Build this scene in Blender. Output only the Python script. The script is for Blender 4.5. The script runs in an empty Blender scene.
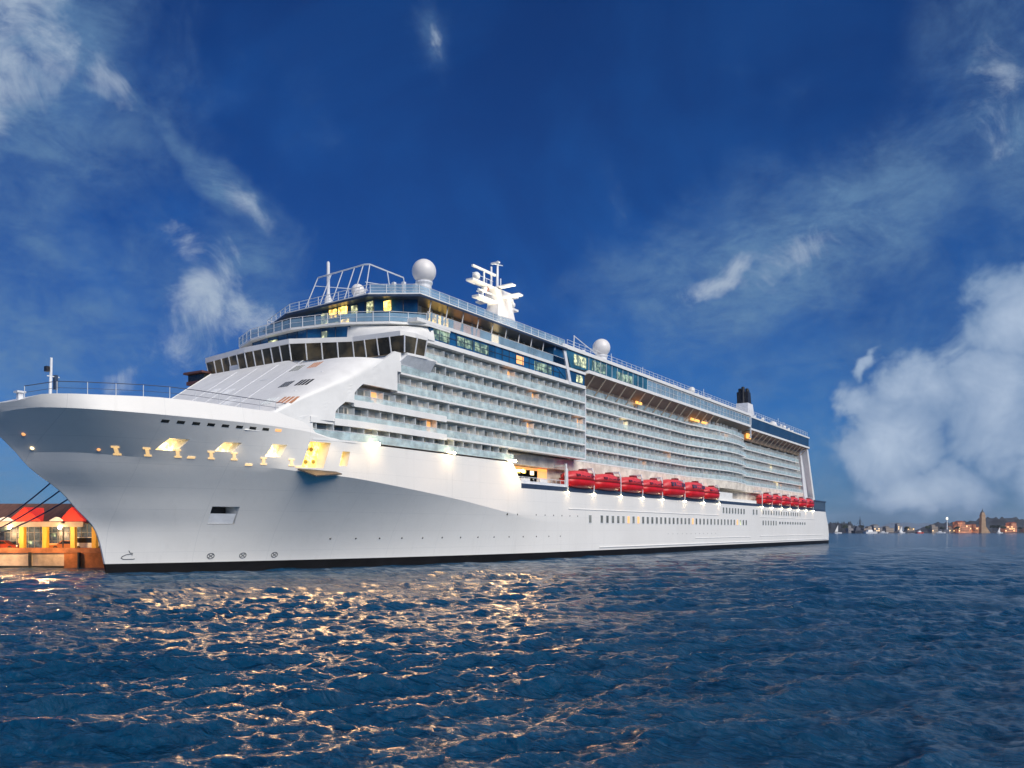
import bpy, bmesh, math, random
import numpy as np
from mathutils import Vector, Matrix
from mathutils.bvhtree import BVHTree
random.seed(7)
R = math.radians
scn = bpy.context.scene
col = scn.collection

# ------------------------------------------------------------------ camera
# ship frame: X to the camera's side, Y aft from the stem, Z up from the water (metres)
FPX, CH, TH = 800.0, 5.55, math.atan(547 / 800)
CX, CY = 98.45, -53.7
CT, ST = math.cos(TH), math.sin(TH)
cam = bpy.data.cameras.new('camera')
cam.sensor_width = 36.0
cam.lens = 36.0 * FPX / 1024
cam.shift_y = (530 - 384) / 1024
cam.clip_start, cam.clip_end = 0.5, 60000
camo = bpy.data.objects.new('camera', cam)
col.objects.link(camo)
camo.location = (CX, CY, CH)
camo.rotation_euler = (R(90), 0, TH)
scn.camera = camo

# ------------------------------------------------------------------ colour management
vs = scn.view_settings
vs.view_transform = 'Standard'
vs.look = 'None'
vs.gamma = 1.0
vs.use_curve_mapping = False
vs.exposure = 0.82
scn.cycles.max_bounces = 8
scn.cycles.transparent_max_bounces = 24
scn.cycles.sample_clamp_indirect = 8.0
scn.cycles.sample_clamp_direct = 0.0
scn.cycles.caustics_reflective = False
scn.cycles.caustics_refractive = False

# ------------------------------------------------------------------ sun
SUN_DIR = Vector((0.74, -0.20, 0.60)).normalized()      # towards the sun
sl = bpy.data.lights.new('sun', 'SUN')
sl.energy = 2.15
sl.angle = R(45)
sl.color = (1.0, 0.92, 0.80)
so = bpy.data.objects.new('sun', sl)
col.objects.link(so)
so.rotation_euler = SUN_DIR.to_track_quat('Z', 'Y').to_euler()
so.location = (120, -80, 150)

# ------------------------------------------------------------------ world: sky texture with dusk clouds
class NT:
    def __init__(s, tree): s.t = tree
    def n(s, kind, **kw):
        nd = s.t.nodes.new(kind)
        for k, v in kw.items(): setattr(nd, k, v)
        return nd
    def put(s, sock, v):
        if hasattr(v, 'is_output'): s.t.links.new(v, sock)
        elif v is not None: sock.default_value = v
    def m(s, op, a, b=None, c=None, clamp=False):
        nd = s.n('ShaderNodeMath', operation=op, use_clamp=clamp)
        for i, v in enumerate((a, b, c)):
            if v is not None: s.put(nd.inputs[i], v)
        return nd.outputs[0]
    def vm(s, op, a, b=None):
        nd = s.n('ShaderNodeVectorMath', operation=op)
        s.put(nd.inputs[0], a)
        if b is not None: s.put(nd.inputs[1], b)
        return nd.outputs['Value'] if op == 'DOT_PRODUCT' else nd.outputs['Vector']
    def noise(s, vec, scale, detail=4, rough=0.55, dist=0.0):
        nd = s.n('ShaderNodeTexNoise')
        if vec is not None: s.put(nd.inputs['Vector'], vec)
        nd.inputs['Scale'].default_value = scale
        nd.inputs['Detail'].default_value = detail
        nd.inputs['Roughness'].default_value = rough
        nd.inputs['Distortion'].default_value = dist
        return nd
    def step(s, v, lo, hi):
        nd = s.n('ShaderNodeMapRange', interpolation_type='SMOOTHSTEP')
        s.put(nd.inputs['Value'], v)
        nd.inputs['From Min'].default_value = lo
        nd.inputs['From Max'].default_value = hi
        return nd.outputs['Result']
    def mix(s, f, a, b, mode='MIX'):
        nd = s.n('ShaderNodeMix', data_type='RGBA', blend_type=mode)
        s.put(nd.inputs[0], f)
        s.put(nd.inputs[6], a if hasattr(a, 'is_output') else (*a, 1))
        s.put(nd.inputs[7], b if hasattr(b, 'is_output') else (*b, 1))
        return nd.outputs[2]

world = bpy.data.worlds.new('World')
scn.world = world
world.use_nodes = True
wt = world.node_tree
wt.nodes.clear()
W = NT(wt)
sky = W.n('ShaderNodeTexSky', sky_type='NISHITA')
sky.sun_disc = False
sky.sun_elevation = math.asin(SUN_DIR.z)
sky.sun_rotation = math.atan2(SUN_DIR.x, SUN_DIR.y)
sky.altitude = 0
sky.air_density = 1.0
sky.dust_density = 0.6
sky.ozone_density = 4.0
tc = W.n('ShaderNodeTexCoord')
D = tc.outputs['Generated']
a_ = W.vm('DOT_PRODUCT', D, (CT, ST, 0))
b_ = W.vm('DOT_PRODUCT', D, (-ST, CT, 0))
c_ = W.vm('DOT_PRODUCT', D, (0, 0, 1))
AZ = W.m('ARCTAN2', a_, b_)
EL = W.m('ARCSINE', c_)
w1 = W.noise(D, 3.0, 5, 0.6)
w2 = W.noise(D, 9.0, 4, 0.6)
sp1 = W.n('ShaderNodeSeparateColor'); wt.links.new(w1.outputs['Color'], sp1.inputs[0])
sp2 = W.n('ShaderNodeSeparateColor'); wt.links.new(w2.outputs['Color'], sp2.inputs[0])
def warp(base, k1, k2, ch):
    v = W.m('MULTIPLY_ADD', W.m('SUBTRACT', sp1.outputs[ch], 0.5), k1, base)
    return W.m('MULTIPLY_ADD', W.m('SUBTRACT', sp2.outputs[ch], 0.5), k2, v)
AZw, ELw = warp(AZ, 0.16, 0.07, 0), warp(EL, 0.16, 0.07, 1)
def angs(px, py):
    az = math.atan((px - 512) / FPX)
    return az, math.atan((530 - py) / FPX * math.cos(az))
def blob(px, py, rx, ry, rot=0, amp=1.0):
    az, el = angs(px, py)
    k = math.cos(az) ** 1.5 / FPX
    u = W.m('SUBTRACT', AZw, az); v = W.m('SUBTRACT', ELw, el)
    c, s = math.cos(R(rot)), math.sin(R(rot))
    uu = W.m('MULTIPLY_ADD', u, c / (rx * k), W.m('MULTIPLY', v, s / (rx * k)))
    vv = W.m('MULTIPLY_ADD', v, c / (ry * k), W.m('MULTIPLY', u, -s / (ry * k)))
    q = W.m('MULTIPLY_ADD', uu, uu, W.m('MULTIPLY', vv, vv))
    return W.m('MULTIPLY', W.m('EXPONENT', W.m('MULTIPLY', q, -1.0)), amp)
def blobs(lst):
    s = None
    for b in lst:
        g = blob(*b)
        s = g if s is None else W.m('MAXIMUM', s, g)
    return s
fb = W.noise(D, 6.0, 9, 0.60, 0.3).outputs['Fac']
fbf = W.noise(D, 15.0, 9, 0.66, 0.6).outputs['Fac']
# soft veil, wisps, heavy cumulus bank (each lives at its own azimuth and elevation of the sky)
veil = blobs([(20, 330, 260, 190, 0, .8), (40, 60, 150, 190, 0, 1.0), (160, 130, 50, 22, -40, .75), (215, 185, 95, 24, -38, .95), (780, 255, 220, 95, 12, 1.1),
              (1020, 120, 90, 200, 0, .85), (608, 190, 22, 70, 8, .45), (890, 330, 240, 150, 0, .55), (845, 480, 90, 110, 0, .8),
              (440, 40, 30, 30, 0, .5), (660, 420, 200, 70, 0, .35), (990, 480, 300, 75, 0, 1.0), (30, 480, 140, 90, 0, 1.0), (240, 300, 110, 90, 0, .7)])
vt = W.m('MULTIPLY_ADD', fbf, 0.45, W.m('MULTIPLY', fb, 0.55))
vd = W.step(W.m('MULTIPLY_ADD', W.m('SUBTRACT', vt, 0.5), 2.0, veil), 0.15, 1.15)
wisp = blobs([(30, 20, 70, 55, 0, 1.05), (62, 50, 34, 40, 0, .95), (15, 80, 50, 50, 0, .95), (108, 96, 30, 20, -45, 1.0), (-5, 120, 36, 90, 0, 1.0), (0, 200, 22, 40, 0, .8), (188, 262, 26, 40, 30, .85), (212, 300, 44, 50, 35, 1.0), (236, 325, 30, 44, 25, .9), (190, 345, 40, 50, 0, .65), (240, 205, 70, 14, -40, .55),
              (735, 274, 44, 16, 18, 1.1), (800, 258, 70, 24, 10, .7), (868, 250, 16, 28, -40, .6), (444, 42, 13, 10, 0, .75), (613, 206, 12, 18, 0, .6),
              (130, 378, 24, 10, 0, .75), (1005, 90, 40, 90, 0, .6), (790, 190, 20, 24, 0, .4), (735, 440, 40, 30, 0, .4)])
wd = W.step(W.m('MULTIPLY_ADD', W.m('SUBTRACT', fbf, 0.5), 2.2, wisp), 0.40, 1.35)
bank = blobs([(925, 392, 56, 40, 0, 1), (985, 400, 80, 80, 0, 1), (1000, 320, 56, 46, 0, 1), (1030, 290, 40, 40, 0, .9), (890, 425, 52, 52, 0, 1), (930, 468, 80, 36, 0, 1),
              (862, 398, 24, 22, 0, .9), (872, 370, 12, 18, -35, .8), (1090, 400, 120, 130, 0, 1)])
bd = W.step(W.m('MULTIPLY_ADD', W.m('SUBTRACT', fbf, 0.5), 1.0, bank), 0.34, 0.72)
shade = W.step(W.m('MULTIPLY_ADD', W.m('SUBTRACT', vt, 0.5), 1.6, W.m('MULTIPLY', bank, 0.7)), 0.20, 1.1)
K = 4.2
base = W.mix(1.0, sky.outputs[0], (0.042, 0.198, 0.43), 'MULTIPLY')
dn = W.noise(D, 2.6, 6, 0.6, 0.8).outputs['Fac']
base = W.mix(W.step(dn, 0.40, 0.62), W.mix(1.0, base, (0.66, 0.72, 0.80), 'MULTIPLY'), base)
strk = W.noise(W.vm('MULTIPLY', D, (1.0, 1.0, 2.2)), 12.0, 10, 0.70, 0.35).outputs['Fac']
vd = W.m('MULTIPLY', vd, W.m('MULTIPLY_ADD', W.step(strk, 0.34, 0.66), 0.62, 0.38))
s1 = W.mix(W.m('MULTIPLY', vd, 0.85), base, (0.175 * K, 0.34 * K, 0.58 * K))
s2 = W.mix(W.m('MULTIPLY', wd, 0.9), s1, (0.56 * K, 0.68 * K, 0.84 * K))
bankc = W.mix(shade, (0.22 * K, 0.37 * K, 0.62 * K), (0.74 * K, 0.88 * K, 1.08 * K))
s3 = W.mix(W.m('MULTIPLY', bd, 0.92), s2, bankc)
bg = W.n('ShaderNodeBackground')
bg.inputs['Strength'].default_value = 0.10
wt.links.new(s3, bg.inputs['Color'])
wo = W.n('ShaderNodeOutputWorld')
wt.links.new(bg.outputs[0], wo.inputs['Surface'])

# ------------------------------------------------------------------ materials
MATS = {}
def mat(name, base, rough=0.5, var=0.08, scale=0.6, metal=0.0, emit=None, es=0.0, alpha=1.0, bump=0.0, bscale=4.0, spec=0.5, stretch=None, ior=None, enoise=0):
    if name in MATS: return MATS[name]
    m = bpy.data.materials.new(name)
    m.use_nodes = True
    t = NT(m.node_tree)
    p = m.node_tree.nodes['Principled BSDF']
    p.inputs['Roughness'].default_value = rough
    p.inputs['Metallic'].default_value = metal
    p.inputs['Specular IOR Level'].default_value = spec
    if ior: p.inputs['IOR'].default_value = ior
    if alpha < 1: p.inputs['Alpha'].default_value = alpha
    co = t.n('ShaderNodeTexCoord').outputs['Object']
    if stretch:
        mp = t.n('ShaderNodeMapping'); mp.inputs['Scale'].default_value = stretch
        m.node_tree.links.new(co, mp.inputs[0]); co = mp.outputs[0]
    nz = t.noise(co, scale, 6, 0.6).outputs['Fac']
    lo = tuple(c * (1 - var) for c in base); hi = tuple(min(1, c * (1 + var)) for c in base)
    c = t.mix(t.step(nz, 0.3, 0.7), lo, hi)
    m.node_tree.links.new(c, p.inputs['Base Color'])
    if bump:
        b = t.n('ShaderNodeBump'); b.inputs['Strength'].default_value = bump; b.inputs['Distance'].default_value = 0.05
        m.node_tree.links.new(t.noise(co, bscale, 4).outputs['Fac'], b.inputs['Height'])
        m.node_tree.links.new(b.outputs[0], p.inputs['Normal'])
    if emit and enoise:
        en = t.step(t.noise(co, enoise, 3, 0.7).outputs['Fac'], 0.42, 0.68)
        p.inputs['Emission Color'].default_value = (*emit, 1)
        m.node_tree.links.new(t.m('MULTIPLY_ADD', en, es, es * 0.12), p.inputs['Emission Strength'])
    elif emit:
        p.inputs['Emission Color'].default_value = (*emit, 1)
        p.inputs['Emission Strength'].default_value = es
    MATS[name] = m
    return m

def hull_paint():
    m = bpy.data.materials.new('hull_paint'); m.use_nodes = True
    t = NT(m.node_tree); p = m.node_tree.nodes['Principled BSDF']
    geo = t.n('ShaderNodeTexCoord').outputs['Object']
    big = t.noise(geo, 0.05, 5, 0.6).outputs['Fac']
    mp = t.n('ShaderNodeMapping'); mp.inputs['Scale'].default_value = (1, 1.4, 0.10)
    m.node_tree.links.new(geo, mp.inputs[0])
    streak = t.noise(mp.outputs[0], 0.9, 5, 0.65).outputs['Fac']
    f = t.m('MULTIPLY_ADD', t.step(streak, 0.52, 0.78), 0.5, t.m('MULTIPLY', t.step(big, 0.35, 0.7), 0.5))
    c = t.mix(f, (0.84, 0.83, 0.79), (0.74, 0.73, 0.69))
    # plate seams: faint
    sep = t.n('ShaderNodeSeparateXYZ'); m.node_tree.links.new(geo, sep.inputs[0])
    def seam(v, pitch, w):
        fr = t.m('FRACT', t.m('DIVIDE', v, pitch))
        return t.m('LESS_THAN', fr, w / pitch)
    sm = t.m('MAXIMUM', seam(sep.outputs['Y'], 9.3, 0.05), seam(sep.outputs['Z'], 2.7, 0.04))
    c = t.mix(t.m('MULTIPLY', sm, 0.28), c, (0.4, 0.42, 0.43))
    m.node_tree.links.new(c, p.inputs['Base Color'])
    p.inputs['Roughness'].default_value = 0.38
    b = t.n('ShaderNodeBump'); b.inputs['Strength'].default_value = 0.5; b.inputs['Distance'].default_value = 0.07
    m.node_tree.links.new(t.noise(geo, 0.35, 3).outputs['Fac'], b.inputs['Height'])
    m.node_tree.links.new(b.outputs[0], p.inputs['Normal'])
    MATS['hull_paint'] = m
    return m
HULLP = hull_paint()
BOOT = mat('boot_black', (0.006, 0.006, 0.007), 0.6, 0.4, 0.4, spec=0.15)
NAVY = mat('navy_paint', (0.03, 0.05, 0.09), 0.4, 0.15)
WHITE = mat('white_paint', (0.82, 0.82, 0.79), 0.4, 0.05, 0.5)
WHITE2 = mat('white_steel', (0.74, 0.76, 0.78), 0.45, 0.08, 0.9)
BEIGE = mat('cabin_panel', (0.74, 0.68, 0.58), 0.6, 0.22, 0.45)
SCREEN = mat('frosted_screen', (0.74, 0.78, 0.77), 0.4, 0.12, 0.5)
RAILG = mat('railing_glass', (0.60, 0.76, 0.78), 0.08, 0.25, 0.9, alpha=0.5)
CLEARG = mat('wind_glass', (0.30, 0.48, 0.62), 0.05, 0.2, 0.3, alpha=0.5)
DOORG = mat('cabin_glass', (0.20, 0.21, 0.19), 0.06, 0.5, 0.4)
BRG = mat('bridge_glass', (.03, .03, .026), .06, .6, .3, emit=(1, .75, .4), es=.028, enoise=.25)  # faint noisy emission put in to lighten the dark bridge panes
BLUEG = mat('blue_glass', (0.012, 0.085, 0.20), 0.05, 0.4, 0.25)
DARKG = mat('dark_glass', (0.025, 0.025, 0.022), 0.06, 0.6, 0.3)
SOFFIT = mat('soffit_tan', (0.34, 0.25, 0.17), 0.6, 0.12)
METAL = mat('rail_metal', (0.66, 0.68, 0.70), 0.35, 0.05)
DKMETAL = mat('dark_rail', (0.05, 0.06, 0.10), 0.4, 0.1)
RED = mat('boat_red', (0.62, 0.010, 0.014), 0.38, 0.15, 0.8)
REDTOP = mat('boat_red_skylit', (0.70, 0.055, 0.065), 0.45, 0.15, 0.8)  # skylight on the canopy tops put into a lighter red
BLACK = mat('black_paint', (0.015, 0.015, 0.018), 0.45, 0.3)
LITY = mat('lit_yellow', (0.8, 0.6, 0.2), 0.6, 0.1, emit=(1.0, 0.60, 0.12), es=3.4, enoise=1.4)
LITW = mat('lit_warm', (0.8, 0.7, 0.5), 0.6, 0.1, emit=(1.0, 0.74, 0.36), es=1.6)
LITO = mat('lit_orange', (0.7, 0.4, 0.2), 0.6, 0.1, emit=(1.0, 0.42, 0.12), es=0.55)
LITG = mat('lit_pale', (0.05, 0.12, 0.14), 0.1, 0.5, 0.6, emit=(0.95, 0.95, 0.50), es=0.75, enoise=1.1)
LITB = mat('lit_bay', (0.9, 0.8, 0.5), 0.6, 0.1, emit=(1.0, 0.72, 0.32), es=3.4, enoise=.8)
BULB = mat('bulb', (1, 0.9, 0.7), 0.4, 0.0, emit=(1.0, 0.80, 0.45), es=26)
DIMB = mat('dim_bulb', (1, 0.9, 0.7), 0.4, 0.0, emit=(1.0, 0.80, 0.45), es=6)

# ------------------------------------------------------------------ mesh helpers
class MB:
    def __init__(s): s.v = []; s.f = []; s.log = []
    def add(s, vs, fs):
        o = len(s.v); s.v += [tuple(v) for v in vs]; s.f += [tuple(i + o for i in f) for f in fs]; s.log.append((o, len(s.v), len(s.f) - len(fs), len(s.f))); return s
    def box(s, x0, x1, y0, y1, z0, z1):
        return s.add([(x0, y0, z0), (x1, y0, z0), (x1, y1, z0), (x0, y1, z0), (x0, y0, z1), (x1, y0, z1), (x1, y1, z1), (x0, y1, z1)],
                     [(0, 3, 2, 1), (4, 5, 6, 7), (0, 1, 5, 4), (1, 2, 6, 5), (2, 3, 7, 6), (3, 0, 4, 7)])
    def hexa(s, p):     # 8 corners: bottom ring then top ring
        return s.add(p, [(0, 3, 2, 1), (4, 5, 6, 7), (0, 1, 5, 4), (1, 2, 6, 5), (2, 3, 7, 6), (3, 0, 4, 7)])
    def prism(s, poly, z0, z1):     # poly of (x, y); z may be per-vertex lists
        n = len(poly)
        a = z0 if hasattr(z0, '__len__') else [z0] * n
        b = z1 if hasattr(z1, '__len__') else [z1] * n
        return s.add([(p[0], p[1], a[i]) for i, p in enumerate(poly)] + [(p[0], p[1], b[i]) for i, p in enumerate(poly)],
                     [tuple(range(n - 1, -1, -1)), tuple(range(n, 2 * n))] + [(i, (i + 1) % n, n + (i + 1) % n, n + i) for i in range(n)])
    def band(s, line, z0, z1, th, side=1, lean=0.0):   # a wall standing on a plan polyline, thickness th inwards
        n = len(line); off = []
        for i, p in enumerate(line):
            q0 = Vector(line[max(i - 1, 0)]); q1 = Vector(line[min(i + 1, n - 1)])
            d = (q1 - q0).normalized(); off.append(Vector((-d.y, d.x)) * side)
        for i in range(n - 1):
            A, B = Vector(line[i]), Vector(line[i + 1]); oa, ob = off[i], off[i + 1]
            p = [A, B, B + ob * th, A + oa * th]
            t = [A - oa * lean, B - ob * lean, B + ob * (th - lean), A + oa * (th - lean)]
            s.hexa([(q.x, q.y, z0) for q in p] + [(q.x, q.y, z1) for q in t])
        return s
    def tube(s, p0, p1, r, n=6, r1=None):
        p0, p1 = Vector(p0), Vector(p1); d = (p1 - p0)
        if d.length < 1e-6: return s
        q = d.to_track_quat('Z', 'Y'); r1 = r if r1 is None else r1
        vs = [p0 + q @ Vector((r * math.cos(2 * math.pi * i / n), r * math.sin(2 * math.pi * i / n), 0)) for i in range(n)] + \
             [p1 + q @ Vector((r1 * math.cos(2 * math.pi * i / n), r1 * math.sin(2 * math.pi * i / n), 0)) for i in range(n)]
        return s.add(vs, [tuple(range(n - 1, -1, -1)), tuple(range(n, 2 * n))] + [(i, (i + 1) % n, n + (i + 1) % n, n + i) for i in range(n)])
    def path(s, pts, r, n=6):
        for a, b in zip(pts, pts[1:]): s.tube(a, b, r, n)
        return s
    def lathe(s, c, prof, n=20):    # prof of (r, z)
        vs = []; fs = []
        for r, z in prof:
            vs += [(c[0] + r * math.cos(2 * math.pi * i / n), c[1] + r * math.sin(2 * math.pi * i / n), c[2] + z) for i in range(n)]
        for k in range(len(prof) - 1):
            fs += [(k * n + i, k * n + (i + 1) % n, (k + 1) * n + (i + 1) % n, (k + 1) * n + i) for i in range(n)]
        fs += [tuple(range(n - 1, -1, -1)), tuple(range((len(prof) - 1) * n, len(prof) * n))]
        return s.add(vs, fs)
    def ball(s, c, r, n=20, cut=-1.0, sz=1.0):
        m = n // 2; a0 = math.asin(cut)
        return s.lathe(c, [(max(r * math.cos(a0 + (math.pi / 2 - a0) * i / m), 0.002), sz * r * math.sin(a0 + (math.pi / 2 - a0) * i / m)) for i in range(m + 1)], n)
    def build(s, name, m, parent=None, smooth=False, label=None):
        me = bpy.data.meshes.new(name); me.from_pydata(s.v, [], s.f); me.materials.append(m); me.update()
        if smooth: me.shade_smooth()
        o = bpy.data.objects.new(name, me); col.objects.link(o)
        if parent: o.parent = parent
        if label: o['label'] = label
        return o
def build_each(mb, name, m, parent):     # one object per added shape
    for a, b, fa, fb_ in mb.log:
        q = MB(); q.v = mb.v[a:b]; q.f = [tuple(i - a for i in f) for f in mb.f[fa:fb_]]
        q.build(name, m, parent)
def tag(o, label, cat, group=None):
    o['label'] = label; o['category'] = cat
    if group: o['group'] = group
    return o
def thing(name, label, cat, loc=(0, 0, 0), rz=0.0, group=None):
    o = bpy.data.objects.new(name, None); col.objects.link(o)
    o.location = loc; o.rotation_euler = (0, 0, rz); o.empty_display_size = 1
    return tag(o, label, cat, group)
def copy_tree(o, parent=None):
    c = o.copy(); col.objects.link(c)
    if parent: c.parent = parent
    for ch in list(o.children): copy_tree(ch, c)
    return c
def lerp(a, b, t): return a + (b - a) * t
def pchip(xs, ys):
    xs = np.array(xs, float); ys = np.array(ys, float); h = np.diff(xs); d = np.diff(ys) / h; m = np.zeros_like(ys)
    for i in range(1, len(xs) - 1):
        if d[i - 1] * d[i] > 0:
            w1, w2 = 2 * h[i] + h[i - 1], h[i] + 2 * h[i - 1]
            m[i] = (w1 + w2) / (w1 / d[i - 1] + w2 / d[i])
    m[0], m[-1] = d[0], d[-1]
    def f(x):
        x = min(max(x, xs[0]), xs[-1]); i = min(max(int(np.searchsorted(xs, x)) - 1, 0), len(h) - 1)
        t = (x - xs[i]) / h[i]
        return float((1 + 2 * t) * (1 - t) ** 2 * ys[i] + t * (1 - t) ** 2 * h[i] * m[i] + t * t * (3 - 2 * t) * ys[i + 1] + t * t * (t - 1) * h[i] * m[i + 1])
    return f
def sm(t): t = min(max(t, 0), 1); return t * t * (3 - 2 * t)
def far(px, Z): # plan position of a bearing at a given distance from the quay-side viewpoint
    t = (px - 512) / FPX
    return CX + Z * (t * CT - ST), CY + Z * (t * ST + CT)

# ------------------------------------------------------------------ water: a real choppy sheet reaching the horizon
def make_water():
    rs = [1.5, 4.0, 7.0]; r = 9.5
    while r < 7000:
        rs.append(r); r += max(0.06, r * r / 4400 * 0.22) if r < 900 else r * 0.25
    rs.append(8000); rs = np.array(rs)
    front = np.radians(np.arange(-44, 44.01, 0.105)); back = np.radians(np.arange(48, 312.1, 4.0))
    ang = np.concatenate([front, back]); nA, nR = len(ang), len(rs)
    A, RR = np.meshgrid(ang, rs)
    u, v = RR * np.sin(A), RR * np.cos(A)          # right, forward of the viewer
    X = CX + u * CT - v * ST; Y = CY + u * ST + v * CT
    Z = np.zeros_like(X); DX = np.zeros_like(X); DY = np.zeros_like(X)
    rng = np.random.default_rng(5)
    cell = np.maximum(np.gradient(rs), 0.06)[:, None] * np.ones_like(A)
    fr = (np.abs(A) < R(44.2)).astype(float)
    # slow patches of stronger and weaker wind
    gust = 1 + 0.35 * np.sin(X * 0.11 + 0.7 * np.sin(Y * 0.06)) * np.sin(Y * 0.13 + 1.3 * np.sin(X * 0.05))
    main = TH + math.pi / 2 + R(20)
    for lam, slope, n in ((14, .010, 5), (8.5, .022, 8), (5.2, .038, 12), (3.3, .052, 16), (2.1, .058, 20), (1.4, .058, 22), (0.9, .060, 26), (0.58, .058, 28), (0.36, .052, 28), (0.22, .04, 24)):
        for i in range(n):
            L = lam * rng.uniform(0.78, 1.28); k = 2 * math.pi / L
            th = main + rng.normal(0, 0.26 if lam > 4 else 0.36 if lam > 1.5 else .70)
            amp = slope * 2.9 / k / math.sqrt(n) * rng.uniform(0.6, 1.4)
            ph = k * (X * math.cos(th) + Y * math.sin(th)) + rng.uniform(0, 6.283)
            att = np.clip((L / np.maximum(cell, RR * .0019) - 1.8) / 2.0, 0, 1) * fr
            if lam < 4: att = att * gust
            s, c = np.sin(ph), np.cos(ph)
            Z += amp * att * c
            DX -= 0.75 * amp * att * s * math.cos(th); DY -= 0.75 * amp * att * s * math.sin(th)
    X = X + DX; Y = Y + DY
    vs = np.stack([X, Y, Z], -1).reshape(-1, 3)
    i, j = np.meshgrid(np.arange(nR - 1), np.arange(nA), indexing='ij')
    j2 = (j + 1) % nA
    q = np.stack([i * nA + j, i * nA + j2, (i + 1) * nA + j2, (i + 1) * nA + j], -1).reshape(-1, 4)[:, ::-1]
    me = bpy.data.meshes.new('water')
    me.vertices.add(len(vs)); me.vertices.foreach_set('co', vs.astype(np.float32).ravel())
    me.loops.add(q.size); me.loops.foreach_set('vertex_index', q.astype(np.int32).ravel())
    me.polygons.add(len(q)); me.polygons.foreach_set('loop_start', np.arange(0, q.size, 4, dtype=np.int32))
    me.update(); me.validate(); me.shade_smooth()
    m = bpy.data.materials.new('sea_water'); m.use_nodes = True
    t = NT(m.node_tree); p = m.node_tree.nodes['Principled BSDF']
    p.inputs['Base Color'].default_value = (0.004, 0.055, 0.125, 1)
    p.inputs['Roughness'].default_value = 0.11
    p.inputs['IOR'].default_value = 1.333
    co = t.n('ShaderNodeTexCoord').outputs['Object']
    mp = t.n('ShaderNodeMapping'); mp.inputs['Rotation'].default_value = (0, 0, -TH); mp.inputs['Scale'].default_value = (0.7, 1.7, 1)
    m.node_tree.links.new(co, mp.inputs[0])
    n1 = t.noise(mp.outputs[0], 2.4, 6, 0.68, 0.5).outputs['Fac']
    n2 = t.noise(mp.outputs[0], 0.75, 4, 0.6, 0.3).outputs['Fac']
    n3 = t.noise(mp.outputs[0], 0.16, 3, 0.6, 0.3).outputs['Fac']
    hgt = t.m('MULTIPLY_ADD', n3, 22.0, t.m('MULTIPLY_ADD', n2, 3.4, t.m('MULTIPLY', n1, 1.7)))
    b = t.n('ShaderNodeBump'); b.inputs['Strength'].default_value = 1.0; b.inputs['Distance'].default_value = 0.13
    m.node_tree.links.new(hgt, b.inputs['Height']); m.node_tree.links.new(b.outputs[0], p.inputs['Normal'])
    me.materials.append(m)
    o = bpy.data.objects.new('water', me); col.objects.link(o); o['kind'] = 'structure'
make_water()

# ================================================================== THE SHIP
ship = thing('cruise_ship', 'huge white cruise ship with stacked balconies moored alongside the quay', 'cruise ship')
# ---------------- hull
ystem = pchip([-3, 0, 1.5, 5.5, 8.3, 10, 13, 14.4, 17, 18.2, 19.3], [0.8, 0.3, 0.0, -1.1, -3.6, -5.1, -9.0, -10.2, -12.2, -14.0, -15.0])
Xw = pchip([0, 5, 10, 20, 40, 60, 80, 95, 285, 299, 309], [0.02, 2.4, 4.5, 7.8, 13.0, 16.4, 18.1, 18.4, 18.4, 18.2, 16.2])
Xk = pchip([-10.2, -8, -6, 0, 6.5, 13, 19, 25, 33, 285, 299, 309], [0.03, 2.6, 4.6, 8.2, 11.0, 13.6, 16.0, 17.9, 18.42, 18.42, 18.2, 16.8])
Zk = pchip([-10.2, -6, 0, 6.5, 13, 19, 25, 33, 47, 66, 78, 310], [14.4, 14.5, 14.2, 14.0, 13.7, 13.2, 12.75, 12.0, 10.6, 8.2, 7.2, 7.2])
Xb = pchip([-14, -12.9, -11, -7, 2, 10, 17.5, 24, 29, 285, 299, 309], [0.05, 3.6, 7.4, 11.2, 13.7, 15.4, 16.5, 17.9, 18.42, 18.42, 18.2, 16.8])
Zb = pchip([-14, -11, -7, 2, 10, 17.5, 24, 40, 64, 310], [18.2, 18.85, 18.8, 18.85, 18.85, 18.6, 17.2, 14.5, 13.1, 13.1])
Xs = pchip([-15, -14, -13, -12.2, -10.9, -7, 1.4, 10, 17.5, 24, 29, 285, 298, 309], [0.05, 2.4, 4.6, 6.5, 8.3, 11.0, 13.2, 15.0, 16.2, 17.9, 18.42, 18.42, 18.2, 16.6])
Zs0 = pchip([-15, -13, -10.9, -7, 1.4, 10, 18.3, 19.4, 63.5, 66.2, 310], [19.2, 19.4, 20.25, 20.45, 20.9, 20.7, 20.5, 17.8, 17.8, 14.0, 14.0])
def Zs(y):
    if 19.4 <= y <= 63.5: return 17.8
    return Zs0(y)
def stern_y(z): return lerp(309.0, 301.0, min(max(z - 3.4, 0) / 9.6, 1)) - (0.9 if z < 0 else 0)
V = [0, .2, .45, .75, 1.1, 1.5, 1.9, 2.3, 2.8, 3.3, 3.9, 4.5, 5.2, 6, 7, 8, 9.2, 10.5, 11.8, 13, 14.5, 16, 17.3, 18.4, 19.5, 21, 23, 25, 27.5, 30, 34, 39, 44, 50, 56, 60, 63.4, 66.3, 70, 76, 84, 92, 110, 130, 150, 175, 200, 225, 250, 270, 282, 289, 294, 298, 302, 305, 307.5, 309]
def yat(y0, v):
    y = y0 * (1 - sm(v / 17.5)) + v
    return y
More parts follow.
